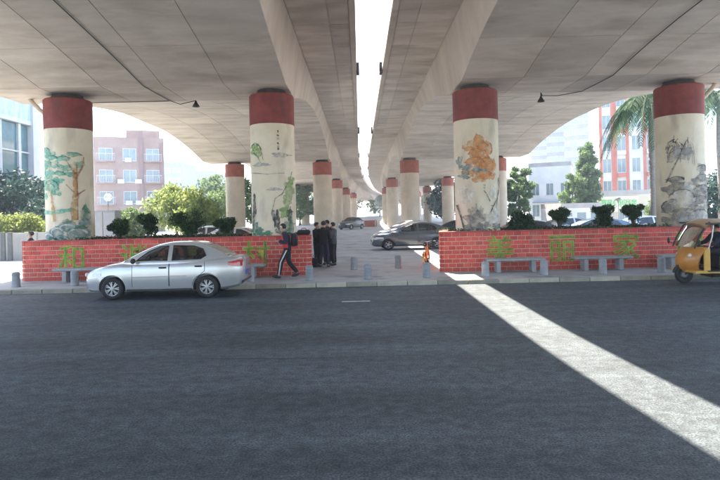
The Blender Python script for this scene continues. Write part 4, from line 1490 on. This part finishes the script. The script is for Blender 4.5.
M['lamp_clear'] = pmat('lamp_clear', (.55, .58, .6), (.72, .74, .76), 14, .12, spec=.8, coat=.8)
M['lamp_red'] = pmat('lamp_red', (.42, .02, .025), (.55, .05, .05), 16, .15, coat=.8)
M['rim'] = pmat('rim_alloy', (.42, .43, .45), (.5, .51, .53), 6, .35, metal=.7)
M['plate'] = pmat('plate_blue', (.05, .10, .35), (.08, .14, .42), 4, .4)
M['seat'] = pmat('seat_cloth', (.08, .075, .07), (.12, .11, .10), 8, .9)
SEDAN = dict(L=4.25, W=1.69, H=1.5, belt=.985,
    bx=[0, .05, .16, .40, .80, 1.1, 2.0, 3.0, 3.55, 3.9, 4.12, 4.21, 4.25], bt=[.60, .69, .78, .86, .935, .97, .985, 1.01, 1.045, 1.07, 1.06, 1.02, .95],
    bw=[.47, .58, .66, .735, .78, .795, .80, .80, .79, .755, .69, .62, .55], bb=[.32, .24, .21, .20, .20, .20, .20, .20, .21, .24, .28, .33, .42],
    gx=[.92, 1.02, 1.3, 1.65, 2.0, 2.4, 2.8, 3.12, 3.42, 3.72, 3.92], gt=[.965, 1.01, 1.155, 1.32, 1.445, 1.495, 1.49, 1.455, 1.35, 1.19, 1.07],
    gb=[.66, .68, .725, .745, .75, .75, .745, .735, .715, .68, .64], gw=[.58, .58, .565, .54, .525, .52, .515, .515, .525, .55, .57],
    wins=[[(1.42, 1.015), (2.28, 1.02), (2.28, 1.405), (2.05, 1.385), (1.72, 1.25)], [(2.40, 1.02), (3.16, 1.04), (3.30, 1.12), (3.20, 1.30), (2.95, 1.385), (2.40, 1.408)]],
    screens=[(1.06, 1.95), (3.30, 3.86)], mirror=(1.42, 1.03), dark_mirror=True, doors=[(1.36, 2.33, .34, .965), (2.345, 3.28, .34, .985)],
    head=(.06, .52, .60, .76), tail=(3.90, 4.2, .80, 1.0), wheels=(.81, 3.33), seats=(2.15, 3.0))
silver = car_paint('silver_paint', (.50, .51, .52), .24, .5)
sp = px(164.5, 292, 14.6)
car = make_car('silver_sedan', 'silver four door saloon car on the road before the left planter', SEDAN, silver, (sp.x, 15.13, 0.004), R(.6), True, rim=rim_a)

HATCH = dict(SEDAN)
HATCH.update(L=4.45, H=1.46, belt=.95,
    bx=[0, .05, .18, .45, .85, 1.15, 2.1, 3.1, 3.7, 4.1, 4.32, 4.41, 4.45], bt=[.56, .66, .76, .83, .90, .94, .955, .99, 1.03, 1.06, 1.05, 1.0, .92],
    gx=[.88, 1.0, 1.35, 1.75, 2.15, 2.55, 3.0, 3.4, 3.75, 4.05, 4.25], gt=[.935, .99, 1.15, 1.31, 1.42, 1.46, 1.44, 1.375, 1.27, 1.15, 1.05],
    wins=[[(1.45, .985), (2.40, .99), (2.40, 1.37), (2.18, 1.355), (1.80, 1.22)], [(2.50, .99), (3.38, 1.03), (3.52, 1.10), (3.34, 1.27), (3.0, 1.35), (2.50, 1.375)]],
    screens=[(1.05, 2.05), (3.6, 4.18)], mirror=(1.48, 1.0), dark_mirror=False, doors=[(1.38, 2.44, .34, .935), (2.455, 3.42, .34, .96)],
    head=(.06, .60, .58, .74), tail=(4.02, 4.4, .80, 1.0), wheels=(.85, 3.5), seats=(2.3, 3.2))
gp_ = px(373, 249, 28.8)
make_car('grey_sedan', 'dark grey saloon car parked under the decks beyond the bicycle', HATCH, car_paint('grey_paint', (.11, .12, .135), .25, .4), (gp_.x + 2.15, 29.6, GZ + .004), R(4), True, rim=rim_b)
# cars without a view inside, further away
far = [(408, 33.2, 8, (.60, .60, .66), 'pale silver car mostly hidden behind the dark grey saloon', 'silver'),
       (456, 32.5, -8, (.03, .035, .045), 'black car behind the bare end of the right planter', 'black'),
       (593, 29.5, 3, (.12, .20, .24), 'teal grey car parked above the right planter', 'teal'),
       (574, 33.0, 183, (.66, .67, .68), 'white car nosing out behind the teal grey car', 'white'),
       (652, 31.5, 181, (.70, .70, .70), 'white car parked by the willow painted column', 'white'),
       (243, 26.0, 176, (.62, .63, .63), 'white car parked left of the bird painted column', 'white'),
       (205, 30.0, 4, (.55, .56, .56), 'pale car behind the large dark shrub', 'silver'),
       (520, 26.5, 2, (.03, .05, .05), 'dark green car behind the broad dark shrub', 'dark'),
       (352, 66.0, 60, (.012, .012, .014), 'dark car far off under the left deck', 'dark')]
for xp, d, a, c, lb, nm in far:
    q = px(xp, 240, d)
    make_car('parked_car', lb, SEDAN if d != 29.5 else HATCH, car_paint('paint_' + nm + str(xp), c, .3, .5 if max(c) > .1 else 0.0), (q.x, d, GZ + .004), R(a), False, 'cars parked under and beside the viaduct', rim_b)

# ---- orange three wheeler (front towards -x)
TO = pmat('orange_shell', (.52, .20, .025), (.62, .27, .05), 3, .4, coat=.3, dirt=((.30, .12, .03), 3, .55, .75, (1, 1, .6)))
TY = pmat('yellow_shell', (.60, .34, .05), (.68, .42, .09), 3, .45)
TR = pmat('canopy', (.44, .28, .14), (.54, .36, .20), 3, .7)
fr = px(674, 281, 15.15)
tk = empty('three_wheeler', (fr.x + .30, 15.15, 0.004), R(-2), 'orange open sided three wheeler taxi at the right picture edge', 'vehicle')
# front shell: loft of cross sections along z, nose at x<0
rings = []
for z, xn, w in ((.30, -.02, .30), (.42, -.16, .40), (.58, -.20, .46), (.76, -.16, .50), (.92, -.06, .53), (1.02, .02, .55)):
    n = 12
    rg_ = []
    for k in range(n + 1):
        t = -1 + 2 * k / n
        rg_.append((xn + .30 * abs(t) ** 2.2, t * w, z))
    for k in range(n + 1):
        t = 1 - 2 * k / n
        rg_.append((xn + .05 + .30 * abs(t) ** 2.2, t * (w - .03), z))
    rings.append(rg_)
MB().loft(rings).build('front_shell', TO, tk, smooth=True, angle=50)
for s in (-1, 1):
    MB().bbox((.33, s * .50, .66), (.17, .06, .70), .02).build('door_post', TY, tk)
    MB().ell((.0, s * .29, .78), (.065, .075, .075)).build('headlight', M['lamp_clear'], tk, smooth=True)
    MB().tube([(-.02, s * .54, 1.0), (.10, s * .53, 1.28), (.30, s * .52, 1.62), (.42, s * .50, 1.70)], .024, 8).build('windscreen_pillar', M['dark'], tk)
    MB().tube([(.36, s * .52, .98), (.46, s * .52, 1.3), (.52, s * .50, 1.68)], .02, 8).build('door_pillar', M['chrome'], tk)
    MB().tube([(1.25, s * .58, .6), (1.22, s * .58, 1.2), (1.22, s * .55, 1.70)], .022, 8).build('canopy_post', M['dark'], tk)
    MB().tube([(2.55, s * .58, .6), (2.52, s * .56, 1.66)], .022, 8).build('canopy_post', M['dark'], tk)
    MB().tube([(.04, s * .56, 1.06), (-.02, s * .70, 1.12)], .01, 5).ell((-.02, s * .76, 1.16), (.02, .07, .10)).build('mirror', M['dark'], tk)
    MB().bbox((1.9, s * .60, .62), (1.36, .05, .52), .02).build('side_panel', TO, tk)
MB().bbox((2.60, 0, .82), (.06, 1.18, .92), .02).build('rear_panel', TO, tk)
MB().bbox((1.30, 0, .36), (2.70, 1.24, .07), .015).build('floor', TY, tk)
MB().bbox((.68, 0, .385), (.80, 1.28, .03), .01).build('step_mat', M['dark'], tk)
def wsf(u, v):
    y = (2 * u - 1) * .50
    z = 1.03 + .60 * v
    return (-.02 + .32 * v ** 1.15 + .10 * abs(2 * u - 1) ** 2 - .05 * (1 - v), y, z)
MB().grid(wsf, 10, 6).build('windscreen', M['glass'], tk, smooth=True, fix=False)
def canf(u, v):
    y = (2 * v - 1) * .64
    return (.22 + 2.48 * u, y, 1.70 + .09 * (1 - (2 * v - 1) ** 2) - .12 * max(0, .12 - u) / .12 - .05 * max(0, u - .85) / .15)
cn = MB().grid(canf, 16, 8)
top_n = len(cn.v)
cn.add([(p[0], p[1], p[2] - .04) for p in cn.v[:top_n]], cn.f[:])
cn.build('canopy', TR, tk, smooth=True, fix=False)
MB().tube([(.24, -.64, 1.67), (1.4, -.645, 1.68), (2.68, -.64, 1.66)], .025, 6).build('canopy_trim', M['dark'], tk)
MB().tube([(.24, .64, 1.67), (1.4, .645, 1.68), (2.68, .64, 1.66)], .025, 6).build('canopy_trim', M['dark'], tk)
MB().bbox((1.02, 0, .60), (.46, .62, .42), .05).build('driver_seat', M['dark'], tk)
MB().bbox((1.27, 0, 1.0), (.10, .62, .52), .04).build('seat_back', M['dark'], tk)
MB().bbox((2.0, 0, .62), (.7, 1.08, .38), .05).bbox((2.4, 0, 1.0), (.12, 1.08, .6), .05).build('passenger_bench', M['seat'], tk)
MB().tube([(.30, 0, .5), (.40, 0, 1.0)], .025, 8).tube([(.52, -.36, 1.02), (.42, -.20, 1.04), (.40, 0, 1.02), (.42, .20, 1.04), (.52, .36, 1.02)], .016, 7).build('handlebar', M['dark'], tk)
tw_me = MB().lathe([(.13, -.05), (.19, -.06), (.235, -.045), (.245, 0), (.235, .045), (.19, .06), (.13, .05), (.13, -.05)], axis='Y', n=28, cap=False).mesh('tyre')
tw_rim = MB().lathe([(.135, -.04), (.10, -.03), (.05, -.05), (.02, -.055)], axis='Y', n=20).mesh('rim')
for (wx, wy) in ((-.02, 0), (2.05, -.55), (2.05, .55)):
    w = empty('wheel', (wx, wy, .243), 0 if wy <= 0 else math.pi)
    w.parent = tk
    link_mesh('tyre', tw_me, M['black'], w, True)
    link_mesh('rim', tw_rim, M['grey_metal'], w, True)
MB().tube([(-.28 + .0, 0, .30)] + [(-.02 + .28 * math.cos(R(a)), 0, .243 + .28 * math.sin(R(a))) for a in range(160, 20, -20)], .045, 8).build('front_mudguard', M['dark'], tk)
MB().tube([(-.02, -.08, .243), (.16, -.08, .55)], .025, 6).tube([(-.02, .08, .243), (.16, .08, .55)], .025, 6).build('front_fork', M['dark'], tk)
MB().box((1.6, 0, .26), (2.0, .6, .16)).build('chassis', M['black'], tk)

# ---- bicycle seen end on
bp = px(426.5, 268, 19.4)
bk = empty('shared_bicycle', (bp.x, 19.4, GZ + .004), R(76), 'orange bicycle parked end on in the sunlit gap by the right planter', 'bicycle')
BO = pmat('bike_orange', (.72, .30, .025), (.80, .38, .05), 4, .4, coat=.3)
for wx in (-.50, .50):
    w = empty('wheel', (wx, 0, .31))
    w.parent = bk
    MB().tube([(.29 * math.cos(2 * math.pi * k / 32), 0, .29 * math.sin(2 * math.pi * k / 32)) for k in range(32)], .022, 8, closed=True).build('tyre', M['black'], w, True)
    sp_ = MB().lathe([(.025, -.05), (.025, .05)], axis='Y', n=10)
    for k in range(14):
        a = 2 * math.pi * k / 14
        sp_.tube([(0, .03 * (-1) ** k, 0), (.275 * math.cos(a), 0, .275 * math.sin(a))], .003, 4)
    sp_.build('spokes', M['chrome'], w)
f = MB()
f.tube([(.02, 0, .30), (.40, 0, .62)], .03, 8).tube([(.02, 0, .30), (-.14, 0, .74)], .022, 8).tube([(.02, 0, .29), (-.5, .05, .31)], .014, 6).tube([(.02, 0, .29), (-.5, -.05, .31)], .014, 6)
f.tube([(-.10, .0, .58), (-.5, .05, .31)], .012, 6).tube([(-.10, .0, .58), (-.5, -.05, .31)], .012, 6).tube([(.38, 0, .56), (.36, 0, .80)], .026, 8)
f.build('frame', BO, bk, smooth=True)
f = MB()
for s in (-1, 1): f.tube([(.5, .055 * s, .31), (.43, .055 * s, .56), (.39, 0, .62)], .014, 6)
f.build('fork', BO, bk)
MB().tube([(.34, 0, .78), (.33, 0, .93), (.35, -.12, .96), (.30, -.28, .96)], .014, 6).tube([(.33, 0, .93), (.35, .12, .96), (.30, .28, .96)], .014, 6).build('handlebar', M['chrome'], bk)
for s in (-1, 1): MB().tube([(.30, .24 * s, .96), (.28, .32 * s, .955)], .02, 7).build('grip', M['dark'], bk)
MB().tube([(-.14, 0, .70), (-.17, 0, .82)], .016, 6).build('seat_post', M['chrome'], bk)
MB().ell((-.20, 0, .84), (.14, .075, .04)).ell((-.06, 0, .845), (.08, .03, .025)).build('saddle', M['dark'], bk, smooth=True)
for wx, a0, a1 in ((-.5, 20, 200), (.5, -10, 150)):
    q = [(wx + .33 * math.cos(R(a0 + (a1 - a0) * k / 10)), 0, .31 + .33 * math.sin(R(a0 + (a1 - a0) * k / 10))) for k in range(11)]
    MB().loft([[(p[0], -.035, p[2]), (p[0], .035, p[2]), (p[0], .03, p[2] + .008), (p[0], -.03, p[2] + .008)] for p in q]).build('mudguard', BO, bk)
b_ = MB()
for k in range(7):
    y_ = -.13 + .26 * k / 6
    b_.tube([(.40, y_, .70), (.40, y_, .88)], .005, 4).tube([(.64, y_, .72), (.66, y_, .88)], .005, 4)
for z in (.71, .80, .88):
    b_.tube([(.40, -.14, z), (.65, -.14, z), (.65, .14, z), (.40, .14, z)], .007, 5, closed=True)
b_.build('basket', M['dark'], bk)
MB().lathe([(.07, -.05), (.07, -.06)], c=(.02, 0, .29), axis='Y', n=16).tube([(.02, -.06, .29), (.10, -.08, .16)], .01, 5).tube([(.02, .06, .29), (-.06, .08, .42)], .01, 5).build('crank', M['dark'], bk)
MB().bbox((.10, -.12, .155), (.09, .08, .02), .004).bbox((-.06, .12, .425), (.09, .08, .02), .004).build('pedal', M['dark'], bk)
MB().bbox((-.88, 0, .56), (.015, .06, .08), .004).build('reflector', M['lamp_red'], bk)
MB().tube([(.0, .09, .26), (-.10, .2, .01)], .01, 5).build('kickstand', M['chrome'], bk)

# ================================================================== PEOPLE
def skin_mesh(verts, edges, radii, sub=2):
    me = bpy.data.meshes.new('skin')
    me.from_pydata(verts, edges, [])
    o = bpy.data.objects.new('skin', me)
    C.objects.link(o)
    md = o.modifiers.new('s', 'SKIN')
    md.use_smooth_shade = True
    md.branch_smoothing = 1.0
    for i, r in enumerate(radii):
        sv = me.skin_vertices[0].data[i]
        sv.radius = r if hasattr(r, '__len__') else (r, r)
        sv.use_root = (i == 0)
    o.modifiers.new('u', 'SUBSURF').levels = sub
    o.modifiers['u'].render_levels = sub
    out = eval_mesh(o)
    drop(o)
    out.polygons.foreach_set('use_smooth', [True] * len(out.polygons))
    return out
SKIN = pmat('skin', (.42, .25, .17), (.48, .30, .21), 8, .6)
HAIR = pmat('hair', (.012, .010, .009), (.025, .02, .018), 30, .5)
SHOE = pmat('shoe', (.03, .03, .032), (.05, .05, .052), 8, .6)
def cloth(nm, c): return pmat('cloth_' + nm, c, tuple(v * 1.35 + .003 for v in c), 9, .9, bump=.3, bscale=18)
BASE = dict(pel=(0, 0, .95), spi=(.0, 0, 1.12), che=(.0, 0, 1.33), nek=(-.005, 0, 1.49), jaw=(.03, 0, 1.565), cra=(.005, 0, 1.66),
            shL=(0, .185, 1.42), elL=(-.03, .24, 1.14), wrL=(.05, .24, .90), shR=(0, -.185, 1.42), elR=(-.03, -.24, 1.14), wrR=(.05, -.24, .90),
            hiL=(0, .09, .90), knL=(.02, .10, .50), anL=(-.01, .10, .085), toL=(.15, .11, .035), hiR=(0, -.09, .90), knR=(.02, -.10, .50), anR=(-.01, -.10, .085), toR=(.15, -.11, .035))
def person(label, loc, rz, pose, top_m, leg_m, scale=1.0, extras=None, group=None, hair=1.0, head_turn=(0, 0)):
    """local +x is the way the person faces"""
    J = {k: Vector(v) for k, v in BASE.items()}
    for k, v in pose.items(): J[k] = Vector(v)
    root = empty('person', loc, rz, label, 'person', group)
    root.scale = (scale,) * 3
    def V(*k): return [tuple(J[q]) for q in k]
    ks = ['pel', 'spi', 'che', 'nek', 'jaw', 'cra', 'shL', 'elL', 'wrL', 'shR', 'elR', 'wrR', 'hiL', 'knL', 'anL', 'toL', 'hiR', 'knR', 'anR', 'toR']
    ed = [(0, 1), (1, 2), (2, 3), (3, 4), (4, 5), (2, 6), (6, 7), (7, 8), (2, 9), (9, 10), (10, 11), (0, 12), (12, 13), (13, 14), (14, 15), (0, 16), (16, 17), (17, 18), (18, 19)]
    rd = [(.10, .08), (.09, .075), (.10, .075), .055, (.075, .07), (.088, .095), .045, .036, .03, .045, .036, .03, .07, .052, .038, .03, .07, .052, .038, .03]
    vs = V(*ks)
    hd = J['cra'] - J['nek']
    fwd = (J['jaw'] - J['cra'])
    nose = J['jaw'] * .62 + J['cra'] * .38
    fdir = Vector((1, 0, 0))
    if 'face' in pose: fdir = J['face'].normalized()
    link_mesh('body', skin_mesh(vs, ed, rd), SKIN, root)
    sdir = Vector((0, 0, 1)).cross(fdir).normalized()
    nf = MB().ell(nose + fdir * .105, (.018, .014, .022), 8, 6)
    for s in (-1, 1):
        nf.ell(nose + sdir * s * .092 - fdir * .005 + Vector((0, 0, .01)), (.018, .012, .028), 8, 6)
    nf.build('nose_and_ears', SKIN, root, smooth=True)
    fe = MB()
    for s in (-1, 1): fe.ell(nose + fdir * .088 + sdir * s * .033 + Vector((0, 0, .03)), (.010, .014, .007), 6, 5)
    fe.ell(nose + fdir * .092 + Vector((0, 0, -.045)), (.008, .022, .005), 6, 5)
    fe.build('eyes_and_mouth', HAIR, root)
    # hair cap over the crown and back of the head
    hc = J['cra'] + Vector((0, 0, .022)) - fdir * .018
    hm = MB().ell(hc, (.108, .102, .098), 16, 12)
    nv = []
    for p in hm.v:
        q = Vector(p)
        dz = q.z - hc.z
        if (q - hc).dot(fdir) > .03 and dz < .015: q -= fdir * ((q - hc).dot(fdir) - .02)
        q.z = max(q.z, hc.z - .075 * hair)
        nv.append(tuple(q))
    hm.v = nv
    hm.build('hair', HAIR, root, smooth=True)
    # clothes
    ax = [(J['pel'] - (J['spi'] - J['pel']) * .35, .125, .178), (J['pel'] + (J['spi'] - J['pel']) * .2, .128, .176), (J['spi'], .118, .165), (J['spi'].lerp(J['che'], .55), .124, .180), (J['che'] + Vector((0, 0, .03)), .125, .196),
          (J['che'].lerp(J['nek'], .52), .112, .192), (J['che'].lerp(J['nek'], .72), .095, .150), (J['che'].lerp(J['nek'], .90), .075, .085), (J['nek'] + Vector((0, 0, .02)), .062, .064)]
    def jring(c, a, b, n=20, a0=0.0, a1=2 * math.pi, closed=True):
        m_ = n if closed else n - 1
        return [(c.x + a * math.cos(a0 + (a1 - a0) * k / m_), c.y + b * math.sin(a0 + (a1 - a0) * k / m_), c.z) for k in range(n)]
    jk = MB().loft([jring(*q) for q in ax])
    for s in 'LR':
        sh, el, wr = J['sh' + s], J['el' + s], J['wr' + s]
        inn = sh.lerp(J['che'], .35) + Vector((0, 0, .01))
        jk.tube([inn, sh + Vector((0, 0, -.01)), sh.lerp(el, .3), sh.lerp(el, .8), el, el.lerp(wr, .3), el.lerp(wr, .75), el.lerp(wr, .93)], [.062, .076, .073, .062, .060, .058, .049, .044], 12)
    jk.build('jacket', top_m, root, smooth=True, angle=60)
    if extras is not None:
        rows = [jring(c, a + .008, b + .008, 15, -1.95, 1.95, False) for c, a, b in ax[1:6]]
        fm_ = MB()
        for r_ in range(len(rows) - 1):
            fm_.add(rows[r_] + rows[r_ + 1], [(k, k + 1, 16 + k, 15 + k) for k in range(14)])
        fm_.build('jacket_front', extras, root, smooth=True, fix=False)
    lk = ['pel', 'hiL', 'knL', 'anL', 'hiR', 'knR', 'anR']
    lv = V(*lk)
    lr = [(.10, .095), .100, .082, .066, .105, .082, .066]
    link_mesh('trousers', skin_mesh(lv, [(0, 1), (1, 2), (2, 3), (0, 4), (4, 5), (5, 6)], lr), leg_m, root)
    for s in 'LR':
        a, t = J['an' + s], J['to' + s]
        d = (t - a)
        d.z = 0
        d = d.normalized() if d.length > .01 else Vector((1, 0, 0))
        yaw = math.atan2(d.y, d.x)
        pit = math.atan2(-(t.z - a.z + .05), .16)
        MB().ell((a + t) / 2 + Vector((.0, 0, -.01)), (.145, .052, .052), 12, 8, (0, pit, yaw)).build('shoe', SHOE, root, smooth=True)
        # hand: palm and five bent fingers
        e, w = J['el' + s], J['wr' + s]
        d = (w - e).normalized()
        up = Vector((0, 0, 1)) if abs(d.z) < .8 else Vector((1, 0, 0))
        b = d.cross(up).normalized()
        c = b.cross(d)
        h = MB()
        h.tube([w, w + d * .04, w + d * .09], [.028, .036, .034], 8)
        for k in range(4):
            o_ = w + d * .085 + b * (-.028 + .0187 * k)
            ln = (.062, .075, .07, .052)[k]
            h.tube([o_, o_ + d * ln * .5 - c * .012, o_ + d * ln * .8 - c * .04], [.0095, .009, .007], 6)
        h.tube([w + d * .03 + b * .03, w + d * .06 + b * .055, w + d * .095 + b * .055 - c * .01], [.012, .011, .008], 6)
        h.build('hand', SKIN, root, smooth=True)
    return root, J

NAVY = cloth('navy', (.018, .02, .035))
BLK = cloth('black', (.012, .012, .014))
RED = cloth('red', (.50, .025, .035))
CHAR = cloth('charcoal', (.05, .055, .06))
WHT = cloth('white', (.60, .60, .60))
WY_ = 17.45
wp = px(288, 277, WY_)
walk = dict(pel=(0, 0, .93), spi=(.015, 0, 1.11), che=(.04, 0, 1.31), nek=(.09, 0, 1.46), jaw=(.16, 0, 1.515), cra=(.135, 0, 1.61), face=(1, 0, -.45),
            shL=(.05, .18, 1.40), elL=(.02, .22, 1.13), wrL=(.24, .09, 1.16), shR=(.05, -.18, 1.40), elR=(.02, -.22, 1.13), wrR=(.25, -.06, 1.17),
            hiL=(0, .09, .89), knL=(.20, .10, .51), anL=(.27, .10, .085), toL=(.42, .11, .06), hiR=(0, -.09, .89), knR=(-.02, -.10, .49), anR=(-.30, -.10, .15), toR=(-.17, -.10, .05))
wk, J = person('person in a red and navy jacket with black backpack walking left, head bent', (wp.x, WY_, GZ + .002), R(180), walk, NAVY, BLK, 1.02, RED)
# red front panel, side stripes, backpack, phone
for s, q in (('L', 1), ('R', -1)):
    st = MB()
    pts = [J['hi' + s], J['hi' + s].lerp(J['kn' + s], .5), J['kn' + s], J['kn' + s].lerp(J['an' + s], .5), J['an' + s].lerp(J['kn' + s], .06)]
    rr_ = [.112, .104, .087, .078, .068]
    st.loft([[(p.x - .02, p.y + q * (r - .004), p.z), (p.x + .02, p.y + q * (r - .004), p.z), (p.x + .02, p.y + q * (r + .008), p.z), (p.x - .02, p.y + q * (r + .008), p.z)] for p, r in zip(pts, rr_)])
    st.build('trouser_stripe', WHT, wk)
bpk = empty('backpack', (wp.x + .215, WY_, GZ + 1.17), R(180), 'black backpack worn by the walking person', 'backpack')
MB().bbox((0, 0, .06), (.17, .30, .42), .05).bbox((-.09, 0, -.02), (.06, .24, .22), .02).build('bag', cloth('bag', (.015, .014, .018)), bpk, smooth=True)
for s in (-1, 1): MB().tube([(.06, s * .11, .25), (.17, s * .12, .29), (.28, s * .12, .20), (.30, s * .12, .05), (.20, s * .14, -.10), (.06, s * .13, -.12)], .018, 6).build('strap', M['dark'], bpk)
ph = empty('phone', (wp.x - .335, WY_ + .01, GZ + 1.21), R(180), 'dark phone held by the walking person', 'phone')
MB().bbox((0, 0, 0), (.012, .075, .15), .004).build('case', M['dark'], ph)
MB().box((-.008, 0, .002), (.003, .066, .135)).build('screen', M['dark_glass'], ph)

g1 = px(317, 267, 21.0)
g2 = px(324.5, 267, 20.7)
g3 = px(334, 267, 21.1)
grp = None
talk = dict(jaw=(.05, 0, 1.545), cra=(.035, 0, 1.64), elL=(.02, .23, 1.15), wrL=(.24, .12, 1.10), elR=(.02, -.23, 1.15), wrR=(.22, -.10, 1.08), face=(1, 0, -.3))
person('person in black facing right, left of the group standing close together', (g1.x, 21.0, GZ + .002), R(-20), talk, BLK, BLK, .98)
person('person in black seen from behind in the middle of the standing group', (g2.x, 20.65, GZ + .002), R(75), dict(talk, knL=(.03, .12, .5), anL=(0, .16, .085), toL=(.14, .18, .035), knR=(.02, -.12, .5), anR=(-.02, -.15, .085), toR=(.13, -.17, .035)), BLK, NAVY, 1.01)
person('person in a charcoal jacket, right of the group standing close together', (g3.x, 21.2, GZ + .002), R(160), talk, CHAR, BLK, .97)
g4 = px(327.5, 267, 21.5)
person('person in black at the back of the group, mostly hidden', (g4.x, 21.6, GZ + .002), R(-100), dict(talk, cra=(.05, .02, 1.62), jaw=(.07, .02, 1.525)), NAVY, CHAR, 1.03)
for nm, q, dx in (('carried_bag', g1, -.02),):
    b_ = empty('carried_bag', (q.x - .06, 20.72, GZ + .002), 0, 'dark bag on the ground by the standing group', 'bag')
    MB().bbox((0, 0, .18), (.24, .22, .36), .04).build('bag', cloth('bag2', (.02, .015, .018)), b_, smooth=True)
    MB().tube([(-.07, 0, .35), (-.05, 0, .46), (.05, 0, .46), (.07, 0, .35)], .012, 6).build('handle', M['dark'], b_)
lf = px(31, 245, 19.6)
person('person in dark clothes half hidden behind the left corner of the left planter', (lf.x, 19.6, GZ + .002), R(200), {}, NAVY, BLK, .93)
# bag lying on the planter edge behind the walking person
bg_ = px(304, 234, 18.3)
b_ = empty('black_bag', (bg_.x, 18.28, GZ + WH + .037), 0, 'black bag lying on the right end of the left planter', 'bag')
MB().bbox((0, 0, .085), (.44, .22, .17), .05).build('bag', BLK, b_, smooth=True)
MB().tube([(-.1, 0, .15), (-.06, 0, .22), (.06, 0, .22), (.1, 0, .15)], .012, 6).build('handle', M['dark'], b_)

# three wheeler driver
dv = tk.location + Vector((.98, -.02, 0))
drive = dict(pel=(0, 0, .92), spi=(.01, 0, 1.08), che=(.05, 0, 1.27), nek=(.07, 0, 1.41), jaw=(.12, 0, 1.475), cra=(.10, 0, 1.565),
             shL=(.05, .18, 1.35), elL=(.22, .25, 1.14), wrL=(.42, .26, 1.06), shR=(.05, -.18, 1.35), elR=(.22, -.25, 1.14), wrR=(.42, -.26, 1.06),
             hiL=(.03, .09, .90), knL=(.44, .13, .86), anL=(.40, .13, .47), toL=(.55, .14, .43), hiR=(.03, -.09, .90), knR=(.44, -.13, .86), anR=(.40, -.13, .47), toR=(.55, -.14, .43))
person('person in dark clothes driving the orange three wheeler', (dv.x, dv.y, .004), R(178), drive, NAVY, BLK, 1.0)

# ================================================================== FAR END AND HAZE
# low red barrier far under the decks
fb = empty('barrier', (px(352, 236, 75).x, 75, GZ), 0, 'low brown red barrier far off under the left deck', 'barrier')
MB().bbox((0, 0, .45), (7.0, .3, .9), .03).build('panel', pmat('barrier_red', (.36, .13, .09), (.42, .17, .12), 2, .8), fb)
for s in (-1, 0, 1): MB().bbox((s * 3.3, 0, .5), (.2, .36, 1.0), .02).build('post', M['plain_plaster'], fb)

hz = MB().box((0, 190, 30), (900, 620, 63)).build('haze', None)
hz['kind'] = 'stuff'
m = bpy.data.materials.new('haze')
m.use_nodes = True
nt = m.node_tree
nt.nodes.clear()
vol = nt.nodes.new('ShaderNodeVolumePrincipled')
vol.inputs['Color'].default_value = (.74, .86, 1.0, 1)
vol.inputs['Density'].default_value = .0012
vol.inputs['Anisotropy'].default_value = 0.0
mo = nt.nodes.new('ShaderNodeOutputMaterial')
nt.links.new(vol.outputs[0], mo.inputs['Volume'])
hz.data.materials.append(m)
hz.visible_shadow = True
